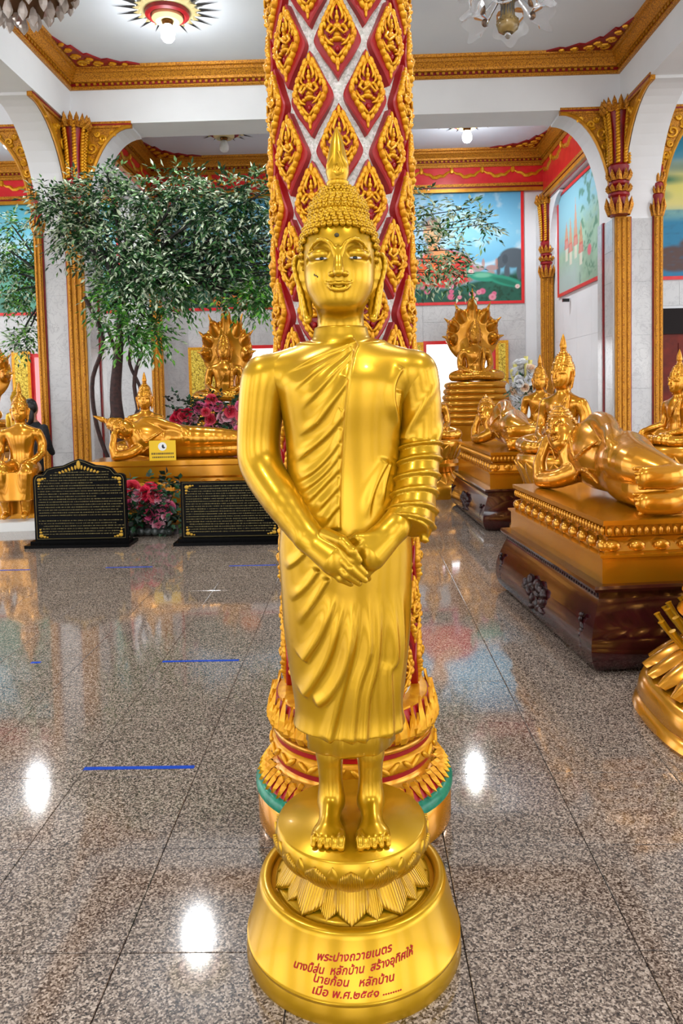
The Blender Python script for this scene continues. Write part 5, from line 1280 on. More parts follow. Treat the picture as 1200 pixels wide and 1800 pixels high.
# ---- large round lotus pedestal at the right edge, its statue out of the picture
def sup(a, rx, ry, p=3.0): ca, sa = math.cos(a), math.sin(a); return (abs(ca/rx)**p+abs(sa/ry)**p)**(-1/p)
def right_pedestal():
    t = thing('seated_buddha_statue', 'golden lotus pedestal with tube-tipped petals at the right edge of the picture', 'statue', (2.04, 3.22, 0), 0)
    rows = [(.80, 0), (.81, .02), (.80, .05), (.785, .065), (.79, .075), (.78, .13), (.765, .16), (.74, .175), (.68, .185), (.60, .20), (.56, .30), (.57, .42), (.62, .47), (.60, .50), (.585, .52), (.585, .54), (.60, .56), (.56, .58), (.54, .70), (.52, .74), (.48, .76), (0, .76)]
    mb = MB(); mb.lathe(rows, 96, fn=lambda a, r, z: sup(a, r, r*.70)); p = mb.build('pedestal', M['gold2'], t, 45)
    pm = petal_mesh('petal', M['gold_rib'], .0, 0, .1, 0, .05, .01, 6, 6, .85)
    def pt(k, n, m0): a = 2*math.pi*k/n; r = sup(a, m0, m0*.70); return a, r
    for k in range(36):
        a, r = pt(k, 36, .60); a2, r2 = pt(k, 36, .745); d = Vector((math.cos(a), math.sin(a), 0)); s = Vector((-math.sin(a), math.cos(a), 0))
        V = []; F = []
        for j in range(7):
            v = j/6; c = d*(r+(r2-r)*v)+Vector((0, 0, .30-.115*v**1.2)); w_ = .062*(1-max(0, (v-.6)/.4)**2*.5)
            for i in range(5): u = -1+i/2; q = c+s*u*w_+d*(.022*(1-u*u))+Vector((0, 0, .012*(1-u*u))); V.append(tuple(q))
        for j in range(6):
            for i in range(4): q = j*5+i; F.append((q, q+1, q+6, q+5))
        me = np_mesh('petal', V, F, M['gold2']); obj('petal', me, p)
    for ring, (m0, m1, zz0, zz1, n) in enumerate(((.59, .70, .30, .43, 34), (.58, .66, .36, .47, 34))):
        for k in range(n):
            a, r = pt(k+.5*ring, n, m0); _, r1 = pt(k+.5*ring, n, m1); d = Vector((math.cos(a), math.sin(a), 0))
            mb = MB(); mb.tube([tuple(d*r+Vector((0, 0, zz0))), tuple(d*(r+(r1-r)*.6)+Vector((0, 0, zz0+(zz1-zz0)*.5))), tuple(d*(r1)+Vector((0, 0, zz1-.004))), tuple(d*(r1+.004)+Vector((0, 0, zz1+.004)))], [.016, .010, .013, .016], 8); mb.build('tube_petal', M['gold'], p, 50)
    me = text_mesh('พระปาง', .05, M['redtext'], .2, 'CENTER', 'inscription', .0008); n = len(me.vertices); co = np.zeros(n*3, np.float32); me.vertices.foreach_get('co', co); co = co.reshape(-1, 3)
    V = []
    for x, y, z in co.tolist(): a = math.pi+.55+x/.5; zz = .625+y; r = sup(a, .548, .548*.70)+.004-(zz-.64)*.15; V.append((r*math.cos(a), r*math.sin(a), zz))
    me.vertices.foreach_set('co', np.array(V, np.float32).ravel()); me.update(); tag(obj('inscription', me, t), 'red Thai lettering', kind='stuff')
    seated_parts(t, .75, 1.1, SEAT, R(-75))
right_pedestal()
# ---- a second standing Buddha, seen from behind the left pier
src = [o for o in bpy.data.objects if o.name == 'standing_buddha_statue'][0]
cp = copy_tree(src); cp.location = (-5.12, 11.2, 0); cp.rotation_euler = (0, 0, R(165)); cp.scale = (.80, .80, .80)
tag(cp, 'slim standing golden Buddha seen from behind beside the left marble pier')
# ------------------------------------------------------------------ lamps
def ceiling_lamp(label, x, y, lit=True, group='ceiling lamps with petal rosettes', vis=True):
    t = thing('ceiling_lamp', label, 'lamp', (x, y, CZ), 0, group)
    mb = MB(); mb.lathe([(.36, 0), (.37, -.03), (.33, -.06), (.12, -.08)], 32); mb.build('rosette_plate', M['champagne'], t, 40)
    mb = MB(); mb.lathe([(.29, -.05), (.28, -.11), (.24, -.13), (.2, -.10)], 32); mb.build('red_ring', M['darkred'], t, 40)
    mb = MB(); mb.lathe([(.20, -.09), (.20, -.15), (.15, -.19), (.08, -.17)], 32); mb.build('inner_ring', M['champagne'], t, 40)
    m2 = MB(); m2.add([(.33, -.045, -.03), (.33, .045, -.03), (.44, 0, -.055), (.36, 0, -.075)], [(0, 1, 2), (0, 2, 3), (1, 3, 2), (0, 3, 1)]); me = m2.mesh('petal', M['champagne'])
    m2 = MB(); m2.add([(.40, -.016, -.010), (.40, .016, -.010), (.40, 0, -.04), (.70, 0, -.012)], [(0, 1, 2), (0, 3, 1), (1, 3, 2), (2, 3, 0)]); me2 = m2.mesh('spike', M['stem'])
    for k in range(20): obj('petal', me, t, rot=(0, 0, 2*math.pi*k/20)); obj('spike', me2, t, rot=(0, 0, 2*math.pi*(k+.5)/20))
    mb = MB(); mb.lathe([(.06, -.15), (.075, -.19), (.06, -.22), (.05, -.23)], 16); mb.build('socket', M['brass'], t, 40)
    mb = MB(); mb.lathe([(.05, -.22), (.07, -.26), (.09, -.33), (.085, -.39), (.055, -.43), (0.0, -.45)], 20); mb.build('bulb', M['bulb'] if lit else M['white'], t, 'all')
    if lit:
        ld = bpy.data.lights.new('bulb_light', 'SPOT'); ld.energy = BULB_W; ld.color = (.95, .97, 1.0); ld.shadow_soft_size = .10; ld.spot_size = R(168); ld.spot_blend = .6
        lo = bpy.data.objects.new('bulb_light', ld); COL.objects.link(lo); lo.parent = t; lo.location = (0, 0, -.52)
        ld = bpy.data.lights.new('bulb_glow', 'POINT'); ld.energy = BULB_W*.16; ld.color = (.92, .96, 1.0); ld.shadow_soft_size = .10
        lo = bpy.data.objects.new('bulb_glow', ld); COL.objects.link(lo); lo.parent = t; lo.location = (0, 0, -.56)
    return t
ceiling_lamp('lit petal ceiling lamp at the top left, in front of the cross beam', -2.36, 9.95)
ceiling_lamp('lit petal ceiling lamp beyond the cross beam, right of the column', 2.13, 14.3)
ceiling_lamp('unlit petal ceiling lamp beyond the cross beam, left of the column', -2.43, 14.45, False)
ceiling_lamp('lit petal ceiling lamp of the left aisle, seen only mirrored in the floor', -6.3, 13.9)
for x, y, w_ in ((2.36, 4.2, 'above the nearest reclining Buddha'), (-2.36, 4.2, 'above the floor left of the standing statue'), (-2.36, -.8, 'behind the viewer on the left'), (2.36, -.8, 'behind the viewer on the right'), (7.2, 9.0, 'over the right aisle'), (-7.6, 9.0, 'over the left aisle')): ceiling_lamp('added unseen petal lamp out of the picture '+w_, x, y)  # unseen lamps, added on a grid to light the hall
def shade_mesh():
    V = []; F = []; n = 30
    prof = [(.012, 0), (.03, .012), (.055, .04), (.075, .08), (.10, .11), (.135, .125)]
    for i, (r, z) in enumerate(prof):
        for j in range(n):
            a = 2*math.pi*j/n; q = 1+.16*(i/5)**2*math.cos(5*a); V.append((r*q*math.cos(a), r*q*math.sin(a), z+.02*(i/5)**2*math.cos(5*a)))
    for i in range(5):
        for j in range(n): F.append((i*n+j, i*n+(j+1) % n, (i+1)*n+(j+1) % n, (i+1)*n+j))
    me = np_mesh('glass_shade', np.array(V), np.array(F), M['glass']); return me
SHADE = shade_mesh()
def chandelier(label, x, y, z, kind):
    t = thing('chandelier', label, 'chandelier', (x, y, z))
    mb = MB(); mb.tube([(0, 0, .4), (0, 0, CZ-z)], .012, 8); mb.lathe([(.10, CZ-z-.06), (.11, CZ-z)], 20); mb.build('stem', M['brass'], t, 40)
    if kind == 'flower':
        mb = MB(); mb.lathe([(.0, .28), (.09, .29), (.12, .32), (.10, .36), (.04, .42)], 24); mb.build('canopy', M['brass'], t, 40)
        mb = MB(); mb.lathe([(.02, .02), (.05, .0), (.085, .03), (.10, .08), (.07, .13), (.055, .2), (.065, .29)], 20, fn=lambda a, r, z_: r*(1+.06*math.cos(10*a))); mb.build('amber_bowl', M['amber'], t, 50)
        for k in range(14):
            a = 2*math.pi*k/14; m2 = MB(); m2.tube([(.05*math.cos(a), .05*math.sin(a), .29), (.06*math.cos(a), .06*math.sin(a), .14)], .008, 6); m2.build('glass_rod', M['glass'], t, True)
            m2 = MB(); m2.ell((.085*math.cos(a), .085*math.sin(a), .10), (.018, .018, .018), 8, 6); m2.build('glass_bead', M['amber'], t, 'all')
        mb = MB(); mb.ell((0, 0, -.02), (.03, .03, .03), 10, 8); mb.build('crystal_drop', M['glass'], t, 'all')
        for k in range(6):
            a = 2*math.pi*(k+.25)/6; m2 = MB(); ca, sa = math.cos(a), math.sin(a)
            m2.tube([(.08*ca, .08*sa, .33), (.18*ca, .18*sa, .22), (.23*ca, .23*sa, .16)], .010, 6); arm = m2.build('arm', M['chrome'], t, True)
            obj('glass_shade', SHADE, t, (.22*ca, .22*sa, .16), (0, R(68), a), 1.15); m2 = MB(); m2.M = Matrix.Translation((.25*ca, .25*sa, .18)); m2.ell((0, 0, 0), (.03, .03, .03), 8, 6); m2.build('socket', M['brass'], arm, 'all')
            obj('glass_shade', SHADE, t, (.20*math.cos(a+.5), .20*math.sin(a+.5), .34), (0, R(40), a+.5), 1.2)
    else:
        mb = MB(); mb.lathe([(.52, .30), (.54, .32), (.52, .36), (.30, .40), (.05, .55)], 32); mb.build('crown_ring', M['brass'], t, 40)
        m2 = MB(); m2.ring_loft([[(r*math.cos(2*math.pi*j/6), r*math.sin(2*math.pi*j/6), z_) for j in range(6)] for r, z_ in ((.004, 0), (.02, -.02), (.035, -.075), (.03, -.10), (.002, -.14))]); dm = m2.mesh('crystal_drop', M['crystal'])
        for r, n, zz in ((.52, 20, .30), (.42, 16, .22), (.30, 12, .13), (.16, 8, .04)):
            for k in range(n):
                a = 2*math.pi*(k+.5*(n % 8 > 0))/n; obj('crystal_drop', dm, t, (r*math.cos(a), r*math.sin(a), zz+.12), (0, 0, a), 1.25)
    return t
M['crystal'] = Mat('pinkish_crystal').set(Base_Color=srgb(250, 236, 226), Roughness=.08, Transmission_Weight=.45, IOR=1.5).m
chandelier('glass chandelier with flower shaped shades at the top right', 1.42, 7.0, 4.69, 'flower')
chandelier('crystal drop chandelier cut off by the top left corner', -3.05, 7.0, 4.90, 'drops')

# ------------------------------------------------------------------ black stone tablets
def tablet(label, x0, x1, y, z1, crest, rz=0.0):
    w_ = (x1-x0)/2; t = thing('inscribed_tablet', label, 'tablet', ((x0+x1)/2, y, 0), rz)
    mb = MB(); mb.box((-w_-.055, -.16, 0), (w_+.055, .16, .03)); mb.box((-w_-.03, -.07, .03), (w_+.03, .07, .055)); mb.build('foot', M['black'], t)
    sh = z1-.15 if crest else z1
    if crest:
        r = .04; out = [(-w_, .055), (w_, .055), (w_, sh-.05)]+[(w_-.05+.05*math.cos(a), sh-.05+.05*math.sin(a)) for a in (R(30), R(60), R(90))]+[(w_*.80, sh), (w_*.78, sh+.01), (w_*.70, sh+.055), (w_*.55, sh+.075), (w_*.35, sh+.085), (w_*.15, sh+.125), (0, z1)]
        out += [(-a, b) for a, b in out[-2:1:-1]]
    else: out = [(-w_, .055), (w_, .055), (w_, sh), (-w_, sh)]
    mb = MB(); mb.prism(out, -.02, .02, 'y'); b = mb.build('stone_slab', M['black'], t)
    # thin gilt border line
    cx, cz = 0, (sh+.055)/2; inn = [(a*.955, cz+(zv-cz)*(.955 if zv < sh-.02 or not crest else .97)) for a, zv in out]
    m2 = MB(); m2.tube([(a, -.021, zv) for a, zv in inn+inn[:1]], .0022, 4); m2.build('border_line', M['ink'], t)
    # lettering: fine rows, too small to read
    g = random.Random(int(x0*100)); m2 = MB(); rows = 24 if crest else 19; zt, zb = (sh+.015 if crest else sh-.05), .115
    for r_ in range(rows):
        z = zt+(zb-zt)*r_/(rows-1)
        if crest and r_ in (rows-7,): continue
        lim = w_*.90 if not (crest and r_ < 3) else w_*.62
        x = -lim+ (g.uniform(0, .06) if r_ % 5 == 0 else 0)
        if not crest and r_ < 1: x = -lim+.14
        end = lim*(1 if r_ % 5 != 4 else g.uniform(.3, .95))
        while x < end:
            l = g.uniform(.006, .026); h = g.choice((.0035, .0045, .0055)); m2.add([(x, -.0215, z), (x+l, -.0215, z), (x+l, -.0215, z+h), (x, -.0215, z+h)], [(0, 1, 2, 3)])
            if g.random() < .35: q = x+l*.5; m2.add([(q, -.0215, z-.004), (q+.003, -.0215, z-.004), (q+.003, -.0215, z+.009), (q, -.0215, z+.009)], [(0, 1, 2, 3)])
            x += l+g.choice((.003, .004, .004, .010))
    tag(m2.build('lettering', M['ink'], t), 'rows of fine gilt lettering', kind='stuff')
    # gilt corner scrolls and crest
    for sx in (-1, 1):
        for sz, zc in ((1, .10), (-1, sh-.055)):
            if crest and sz < 0: pass
            m2 = MB()
            for k, (a, b_, rr) in enumerate(((0, 0, .024), (.034, -.010, .016), (-.004, .036, .016), (.062, -.014, .010), (-.008, .064, .010))):
                m2.M = Matrix.Translation((sx*(w_-.065-a), -.022, zc+sz*b_)); m2.ell((0, 0, 0), (rr, .003, rr*.8), 8, 4)
            m2.M = None; m2.build('corner_scroll', M['gilt'], t, 'all')
    if crest:
        m2 = MB()
        for k in range(-6, 7): m2.M = Matrix.Translation((k*.032, -.022, sh+.075-.010*abs(k)+.0)) @ Matrix.Rotation(k*.14, 4, 'Y'); m2.ell((0, 0, 0), (.012, .003, .026-.0017*abs(k)), 8, 4)
        m2.M = Matrix.Translation((0, -.022, sh+.09)); m2.ell((0, 0, 0), (.022, .004, .045), 8, 5); m2.M = None; m2.build('crest_scroll', M['gilt'], t, 'all')
    return t
tablet('black stone tablet with peaked crest and gilt lettering, left of the pink flowers', -3.29, -2.35, 7.48, .875, True)
tablet('square-topped black stone tablet with gilt lettering, right of the pink flowers', -1.80, -.80, 7.48, .625, False)

# ------------------------------------------------------------------ leaves and flowers
def leaf_cloud(name, parent, sprays, mat='leaf', L=.10, W=.036, cols=None, seed=1):
    """sprays: list of (point, direction); a spray is a short twig with paired leaves. One mesh."""
    g = np.random.default_rng(seed); V = []; F = []; C = []
    for p, d, cidx in sprays:
        p = np.array(p); d = np.array(d)/np.linalg.norm(d); up = np.array((0, 0, 1.0)); s = np.cross(d, up); s /= np.linalg.norm(s)+1e-6
        n = 7
        for i in range(n):
            q = p+d*(i*L*.42)+np.array((0, 0, -.012*i*i*.15)); sg = 1 if i % 2 else -1
            if i == n-1: ld = d.copy()
            else: ld = d*.65+s*sg*.75+g.normal(0, .22, 3)
            ld[2] -= .18; ld /= np.linalg.norm(ld); ws = np.cross(ld, up+g.normal(0, .45, 3)); ws /= np.linalg.norm(ws)+1e-6; nn = np.cross(ws, ld)
            l = L*g.uniform(.75, 1.15); w_ = W*g.uniform(.8, 1.15); b = len(V)
            V += [q, q+ld*l*.45+ws*w_*.5+nn*.006, q+ld*l-nn*.008, q+ld*l*.45-ws*w_*.5+nn*.006, q+ld*l*.45-nn*.004]
            F += [(b, b+1, b+4), (b+1, b+2, b+4), (b+2, b+3, b+4), (b+3, b, b+4)]
            c = cols[cidx][int(g.integers(len(cols[cidx])))]*g.uniform(.8, 1.2); C += [c]*5
    me = np_mesh(name, V, F, M[mat], False); paint_attr(me, np.clip(np.array(C), 0, 1))
    return tag(obj(name, me, parent), kind='stuff')
DK, MD, LT, PL = S(26, 66, 30), S(48, 104, 42), S(104, 168, 52), S(214, 228, 196)
TCOL = [[DK, MD, DK, S(34, 84, 40), PL], [MD, LT, S(70, 140, 50), PL, MD], [DK, MD, PL, PL, S(150, 190, 130)], [LT, S(90, 170, 50), MD, S(130, 190, 70)]]
CL = [(-4.25,11.04,4.22,0.33),(-3.82,10.80,4.31,0.34),(-3.36,10.60,4.13,0.36),(-2.94,10.55,4.21,0.34),(-2.58,10.74,4.38,0.34),(-2.25,10.86,4.28,0.37),(-1.70,10.23,4.10,0.35),(-1.30,10.18,4.12,0.31),(-4.12,10.87,3.77,0.26),(-3.70,10.84,3.75,0.41),(-3.08,10.15,3.53,0.42),(-2.72,10.55,3.75,0.44),(-2.29,10.80,3.71,0.45),(-1.73,10.36,3.61,0.43),(-1.34,11.00,3.72,0.38),(-3.59,10.96,3.29,0.37),(-2.95,10.18,3.07,0.35),(-2.48,10.17,3.14,0.39),(-2.12,10.64,3.16,0.39),(-1.69,11.00,3.24,0.42),(-1.26,10.49,3.00,0.32),(-3.29,10.34,2.79,0.33),(-2.99,10.53,2.61,0.30),(-3.09,10.18,2.35,0.25),(-2.75,10.35,2.32,0.16),(-1.63,10.54,2.86,0.22),(-1.40,10.60,2.79,0.21),(-2.46,10.36,2.82,0.20),(-2.25,10.36,4.35,0.20),(-4.35,10.88,4.35,0.21),(-3.36,10.41,4.47,0.11),(-1.84,10.17,3.91,0.31),(-2.49,10.90,3.45,0.33),(-2.92,10.65,3.42,0.32),(-3.87,10.77,4.03,0.33),(0.97,11.04,4.12,0.20),(0.91,10.92,3.57,0.33),(1.24,10.26,3.36,0.25),(1.06,10.45,3.28,0.24),(1.67,10.80,3.88,0.11),(1.83,10.79,3.80,0.10),(0.82,10.99,4.35,0.15),(1.39,10.53,3.23,0.16),(0.90,10.90,3.20,0.23),(0.62,10.75,3.78,0.33),(1.38,10.42,3.92,0.13),(1.48,10.68,3.11,0.10),(-0.18,10.94,3.84,0.50),(0.22,10.91,3.59,0.45),(-0.58,10.60,3.63,0.44),(-0.17,10.68,4.18,0.40),(-0.93,10.18,3.85,0.35),(-6.09,13.25,4.10,0.28),(-5.99,13.58,4.00,0.25),(-6.10,13.35,3.72,0.32),(-5.74,13.20,3.59,0.28),(-6.21,13.43,3.38,0.28),(-5.94,13.52,3.28,0.20),(-5.74,13.50,3.83,0.18),(-5.54,13.32,4.54,0.10),(-5.85,13.36,2.66,0.14),(-6.08,13.41,2.51,0.10),(-6.16,13.57,4.61,0.12)]
def tree():
    t = thing('potted_tree', 'leafy variegated tree whose crown spreads in front of the left pier and behind the column', 'tree', (-3.42, 10.6, 0))
    o = np.array((-3.42, 10.6, 0)); g = np.random.default_rng(4)
    mb = MB(); mb.lathe([(.26, 0), (.30, .05), (.36, .38), (.38, .42), (.33, .42), (.31, .36), (0, .36)], 24); mb.build('pot', M['carved'], t, 40)
    mb = MB(); mb.tube(spline([(0, 0, .3), (.03, 0, .9), (-.02, .02, 1.5), (.05, 0, 2.1), (.10, 0, 2.6), (.2, -.02, 3.1)], 22), [.115-.004*i for i in range(22)], 10); tr = mb.build('trunk', M['bark'], t, True)
    for pts, r in (([(-.05, .05, .3), (-.30, .05, 1.0), (-.34, 0, 1.7), (-.16, 0, 2.3), (-.4, 0, 2.9)], .03), ([(.06, -.05, .3), (.32, -.05, 1.0), (.26, 0, 1.7), (.42, .0, 2.2), (.6, 0, 2.9)], .028), ([(.1, .02, .9), (.35, 0, 1.5), (.2, 0, 2.0), (.35, 0, 2.5)], .024), ([(0, .05, .3), (-.12, .08, 1.1), (.04, .05, 1.8), (-.10, .0, 2.5)], .026)):
        mb = MB(); mb.tube(spline(pts, 20), r, 7); mb.build('stem', M['bark'], tr, True)
    sprays = []; main = [c for c in CL if c[1] < 12.5]
    root = np.array((.2, -.02, 2.9))
    for i, (x, y, z, r) in enumerate(main):
        c = np.array((x, y, z))-o; m = root+(c-root)*.5+np.array((0, 0, .15+.1*g.random()))
        mb = MB(); mb.tube(spline([tuple(root), tuple(m), tuple(c), tuple(c+(c-root)/np.linalg.norm(c-root)*r*.8)], 12), [(.032-.0024*k)*(.4 if x > .3 else 1) for k in range(12)], 5); mb.build('branch', M['stem'], t, True)
        n = int((26+230*r*r*1.7)*(.45 if x > .3 else 1))
        for k in range(n):
            d = g.normal(0, 1, 3); d[1] *= .8; d /= np.linalg.norm(d); p = c+d*r*g.random()**.5*.85; dd = d+g.normal(0, .5, 3)+np.array((0, 0, -.25))
            low = z < 3.0 or (x > -1.5 and z < 3.3 and x < 0); ci = 1 if low and g.random() < .7 else (3 if low else (2 if g.random() < .38 or x > .3 else 0)); sprays.append((p, dd, ci))  # low sprays take brighter greens: lit foliage put into the leaf colour
    leaf_cloud('foliage', t, sprays, 'leaf', .105, .040, TCOL, 3)
    t2 = thing('potted_tree', 'variegated tree behind the far left arch, left of the marble pier', 'tree', (-5.25, 13.0, 0)); o = np.array((-5.25, 13.0, 0))
    mb = MB(); mb.lathe([(.26, 0), (.30, .05), (.36, .38), (.38, .42), (.33, .42), (.31, .36), (0, .36)], 24); mb.build('pot', M['carved'], t2, 40)
    mb = MB(); mb.tube(spline([(0, 0, .3), (-.05, 0, 1.2), (.04, .02, 2.0), (.0, 0, 3.0), (.1, 0, 3.8)], 18), [.09-.003*i for i in range(18)], 8); mb.build('trunk', M['bark'], t2, True)
    sprays = []; root = np.array((0, 0, 3.3))
    for (x, y, z, r) in [c for c in CL if c[1] >= 12.5]:
        c = np.array((x, y, z))-o; mb = MB(); mb.tube(spline([tuple(root), tuple(root*.5+c*.5+np.array((0, 0, .1))), tuple(c)], 10), [.03-.002*k for k in range(10)], 5); mb.build('branch', M['stem'], t2, True)
        for k in range(int(26+170*r*r)):
            d = g.normal(0, 1, 3); d /= np.linalg.norm(d); sprays.append((c+d*r*g.random()**.5*.85, d+g.normal(0, .5, 3)+np.array((0, 0, -.25)), int(g.integers(4))))
    leaf_cloud('foliage', t2, sprays, 'leaf', .11, .042, TCOL, 8)
tree()
def rose_mesh(col1, col2, seed):
    g = np.random.default_rng(seed); V = []; F = []; C = []
    for ring, (r, n, h) in enumerate(((.010, 3, .030), (.020, 4, .028), (.031, 5, .020), (.040, 6, .008))):
        for k in range(n):
            a = 2*math.pi*(k+.5*ring)/n+g.uniform(-.2, .2); b = len(V); ca, sa = math.cos(a), math.sin(a); w_ = r*1.15+.004
            def P(u, rr, z): return (rr*ca-u*sa, rr*sa+u*ca, z)
            V += [P(0, r*.3, -.008), P(-w_*.8, r*.85, h*.4), P(w_*.8, r*.85, h*.4), P(-w_*.6, r*1.15, h+.004), P(w_*.6, r*1.15, h+.004), P(0, r*1.3, h+.006)]
            F += [(b, b+2, b+1), (b+1, b+2, b+4, b+3), (b+3, b+4, b+5)]; f = ring/3; C += [col1*(1-f)+col2*f]*3+[(col1*(1-f)+col2*f)*1.2]*3
    me = np_mesh('bloom', V, F, M['petal'], False); paint_attr(me, np.clip(np.array(C), 0, 1)); return me
ROSES = [rose_mesh(S(200, 14, 50), S(236, 50, 90), 1), rose_mesh(S(226, 60, 120), S(244, 130, 170), 2), rose_mesh(S(214, 30, 60), S(240, 90, 110), 3), rose_mesh(S(236, 130, 160), S(248, 190, 200), 4)]
def flower_bed(label, loc, pts, box, n_leaf, stone=False, seed=1, sc=1.3):
    t = thing('artificial_rose_bush', label, 'flowers', loc); g = np.random.default_rng(seed)
    for (x, z, c, s) in pts:
        y = -box[1]*.8+g.uniform(-.04, .06); b = obj('bloom', ROSES[c], t, (x, y, z), (R(80)+g.uniform(-.3, .3), 0, g.uniform(-.5, .5)), s*sc)
        m2 = MB(); m2.tube([(x, y+.01, z), (x*.9, y+.10, z*.6), (x*.8, 0, .05)], .004, 5); m2.build('flower_stem', M['stem'], t, True)
    sp = [((g.uniform(-box[0], box[0]), g.uniform(-box[1], box[1]), box[2]+(box[3]-box[2])*g.random()), g.normal(0, 1, 3)+np.array((0, -.5, .2)), 0) for _ in range(n_leaf)]
    leaf_cloud('foliage', t, sp, 'leaf', .085, .055, [[S(14, 42, 24), S(22, 66, 34), S(10, 30, 18), S(30, 84, 44)]], seed)
    mb = MB(); mb.box((-box[0]*.9, -box[1]*.5, 0), (box[0]*.9, box[1]*.9, max(box[2], .10))); mb.build('planter', M['carved'], t)
    if stone:
        for k in range(7): m2 = MB(); m2.ell((-box[0]+.06+k*.075, -box[1]-.02, .045), (.05, .045, .045), 8, 5); m2.build('stone', M['stone'], t, 'all')
    return t
M['stone'] = noisy('dark_wet_stone', srgb(34, 38, 36), srgb(64, 70, 66), 14, .3, 0, .6)
flower_bed('pink and red artificial roses between the two black tablets', (-2.24, 8.05, 0),
    [(-.20, .50, 2, 1.3), (-.13, .43, 3, .9), (-.06, .44, 0, 1.2), (.0, .47, 0, 1.3), (.05, .44, 2, 1.1), (-.08, .34, 2, 1.5), (-.22, .33, 1, .8), (-.16, .35, 3, .7), (.0, .23, 1, 1.5), (.13, .27, 1, 1.2), (.18, .28, 1, 1.1), (.10, .40, 3, .9), (.17, .41, 3, .8), (.07, .10, 3, .9), (.16, .20, 3, .6)],
    (.31, .14, .08, .52), 130, True, 5, 1.5)
rg = random.Random(9); pts = []
for (x, z, c) in ((-.56, 1.12, 0), (-.50, 1.20, 0), (-.46, 1.08, 0), (-.42, 1.16, 2), (-.36, 1.22, 0), (-.34, 1.05, 3), (-.20, 1.28, 1), (-.08, 1.22, 2), (-.04, 1.30, 1), (-.02, 1.10, 2), (-.05, .98, 1), (.10, 1.30, 1), (.16, 1.12, 3), (.24, 1.14, 3), (.30, 1.22, 2), (.36, 1.20, 0), (.33, 1.05, 3), (.22, 1.02, 3), (.42, .92, 1), (.48, 1.15, 2), (-.5, .98, 1), (.12, .92, 3), (.45, 1.3, 1), (.0, 1.4, 2), (-.28, 1.12, 3)): pts.append((x, z, c, rg.uniform(1.2, 1.75)))
flower_bed('large bush of red and pink artificial roses below the left cobra-hooded Buddha', (-2.26, 11.7, 0), pts, (.60, .22, .40, 1.42), 330, False, 6, 1.2)
# vase with white flowers
t = thing('flower_vase', 'tall white vase of white, yellow and peach artificial flowers beside the back wall', 'vase', (2.62, 11.9, 0))
mb = MB(); mb.lathe([(.16, 0), (.17, .03), (.12, .10), (.10, .5), (.11, .75), (.15, .80), (.15, .84), (.07, .84)], 24); mb.build('stand', M['white'], t, 40)
mb = MB(); mb.lathe([(.07, .84), (.10, .90), (.12, 1.0), (.09, 1.16), (.06, 1.24), (.09, 1.32), (.08, 1.32)], 24); mb.build('vase', M['white'], t, 40)
WF = [rose_mesh(S(236, 236, 238), S(250, 250, 252), 11), rose_mesh(S(236, 190, 150), S(246, 220, 196), 12), rose_mesh(S(230, 216, 110), S(244, 236, 170), 13)]
g = np.random.default_rng(12)
for k in range(46):
    d = g.normal(0, 1, 3); d /= np.linalg.norm(d); p = np.array((0, 0, 1.58))+d*np.array((.24, .18, .34))*g.uniform(.6, 1); obj('bloom', WF[int(g.choice([0, 0, 0, 0, 1, 2]))], t, tuple(p), tuple(Vector(d).to_track_quat('Z', 'Y').to_euler()), g.uniform(1.3, 2.0))
for k, (x, z) in enumerate(((.03, 1.98), (.10, 1.92), (-.14, 1.86), (-.20, 1.78))):
    m2 = MB(); m2.tube([(x*.3, 0, 1.4), (x*.8, 0, z-.2), (x, 0, z)], [.006, .02, .035], 6); tag(m2.build('gladiolus_spike', M['yflower'] if 'yflower' in M else M['white'], t, True))
leaf_cloud('foliage', t, [((g.uniform(-.12, .12), g.uniform(-.1, .1), g.uniform(1.3, 1.7)), g.normal(0, 1, 3), 0) for _ in range(26)], 'leaf', .09, .03, [[S(40, 90, 60), S(90, 130, 90), S(30, 70, 40)]], 14)

# ------------------------------------------------------------------ small things
t = thing('donation_card', 'yellow card with round white emblem standing before the left reclining Buddha', 'card', (-2.30, 8.735, .731), R(2))
mb = MB(); mb.box((-.155, -.006, 0), (.155, .006, .235)); mb.build('card_board', M['yellow_card'], t)
mb = MB(); mb.M = Matrix.Translation((0, -.0065, .165)) @ Matrix.Rotation(R(90), 4, 'X'); mb.lathe([(.05, 0), (.05, .001), (.0, .001)], 24); em = mb.build('emblem', M['white'], t)
mb = MB(); mb.M = Matrix.Translation((.006, -.009, .168)); mb.ell((0, 0, 0), (.014, .001, .022), 8, 4); mb.ell((.012, 0, -.016), (.016, .001, .010), 8, 4); mb.build('emblem_mark', M['eye_black'], em)
m2 = MB(); g = random.Random(2)
for z, x0, x1, h in ((.070, -.13, .13, .022), (.030, -.12, .12, .018)):
    x = x0
    while x < x1: l = g.uniform(.010, .018); m2.add([(x, -.0068, z), (x+l, -.0068, z), (x+l, -.0068, z+h), (x, -.0068, z+h)], [(0, 1, 2, 3)]); x += l+.006
tag(m2.build('lettering', M['ink_dark'] if 'ink_dark' in M else M['eye_black'], t), 'two dark lines of small lettering', kind='stuff')
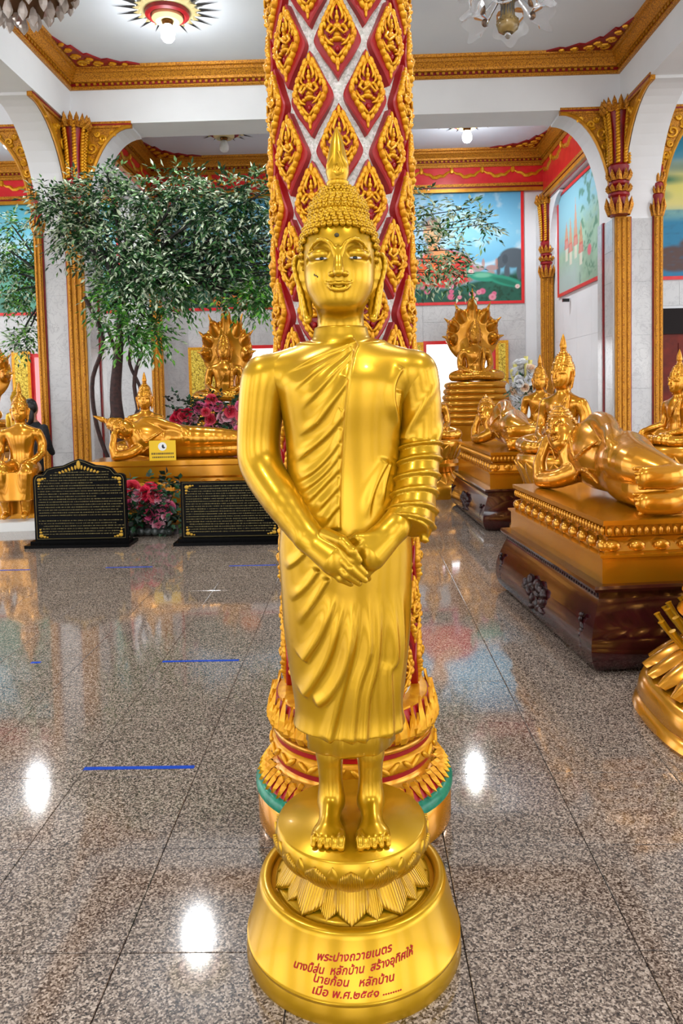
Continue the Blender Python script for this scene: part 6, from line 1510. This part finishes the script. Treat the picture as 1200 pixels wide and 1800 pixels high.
for x, y, l, lab in ((-.912, 2.93, .447, 'nearest blue tape strip on the floor, left of the standing statue'), (-.914, 4.13, .43, 'second blue tape strip on the floor, halfway to the tablets'), (-2.03, 6.455, .41, 'blue tape strip on the floor in front of the crested tablet'), (-.945, 6.445, .41, 'blue tape strip on the floor in front of the square tablet'), (-3.10, 6.42, .42, 'blue tape strip on the floor at the left edge'), (-1.855, 4.14, .055, 'small torn scrap of blue tape at the left')):
    mb = MB(); n = 8; gg = random.Random(int(x*100)); V = []; F = []
    for i in range(n+1):
        u = -l/2+l*i/n; w_ = .012; V += [(u, -w_+gg.uniform(-.001, .001), .0002), (u, w_+gg.uniform(-.001, .001), .0002), (u, -w_, .0012), (u, w_, .0012)]
    for i in range(n): q = 4*i; F += [(q+2, q+6, q+7, q+3), (q, q+4, q+6, q+2), (q+1, q+3, q+7, q+5)]
    F += [(0, 2, 3, 1), (4*n, 4*n+1, 4*n+3, 4*n+2)]
    mb.add(V, F); o = mb.build('floor_tape', M['blue'], None, False, (x, y, 0), (0, 0, R(.5))); tag(o, lab, 'tape', 'blue distancing tape strips')
# kneeling visitor, mostly hidden
t = thing('person', 'dark-haired visitor in black clothes half hidden beside the marble pier', 'person', (-4.50, 10.25, 0), R(170))
B = Field(axis(-.34, .34, .011), axis(-.45, .45, .011), axis(-.02, 1.62, .011))
B.profile([(.22, .19, .15, .05), (.5, .17, .13, .04), (.75, .16, .11, .02), (1.0, .19, .115, .01), (1.12, .15, .09, .01), (1.2, .07, .06, .0)], .03); B.rcone((0, .0, 1.1), (0, -.01, 1.25), .055, .052, .02); B.ell((0, -.02, 1.345), (.075, .095, .115), .02); B.rcone((0, -.105, 1.335), (0, -.125, 1.32), .012, .014, .01)
for s in (-1, 1):
    B.limb([(s*.19, .01, 1.08), (s*.24, .0, .85), (s*.17, -.20, .72)], [.055, .047, .035], .02, 8); B.limb([(s*.17, -.20, .72), (s*.05, -.26, .80)], [.034, .028], .01, 4); B.limb([(s*.1, .05, .3), (s*.12, -.28, .2), (s*.12, -.34, .1)], [.11, .09, .075], .03, 8); B.limb([(s*.12, -.3, .07), (s*.11, .1, .07), (s*.11, .34, .06)], [.07, .06, .04], .02, 8)
    for i in range(5): B.limb([(s*.06, -.265+.004*i, .77+.016*i), (s*.012, -.285, .83+.014*i), (s*.004, -.285, .875+.010*i)], [.011, .009, .007], .004, 4)
V, F = B.mesh(1); fm = np.where((V[F[:, 0], 2] > 1.17) | ((V[F[:, 0], 1] < -.215) & (V[F[:, 0], 2] > .7)), 0, 1); obj('body', np_mesh('body', V, F, [M['skin'], M['cloth_dark']], True, fm), t)
mb = MB(); mb.ell((0, .015, 1.375), (.092, .105, .118), 14, 10); mb.ell((0, .07, 1.25), (.085, .05, .16), 12, 8); mb.build('hair', M['hair'], t, 'all')
# wall camera
t = thing('security_camera', 'tiny black security camera on the right side wall below the spire mural', 'camera', (4.06, 14.6, 3.14))
mb = MB(); mb.box((-.10, -.035, -.03), (.02, .035, .03)); mb.build('housing', M['eye_black'], t)
mb = MB(); mb.tube([(.0, 0, .02), (.045, 0, .03)], .012, 8); mb.build('mount', M['white'], t)
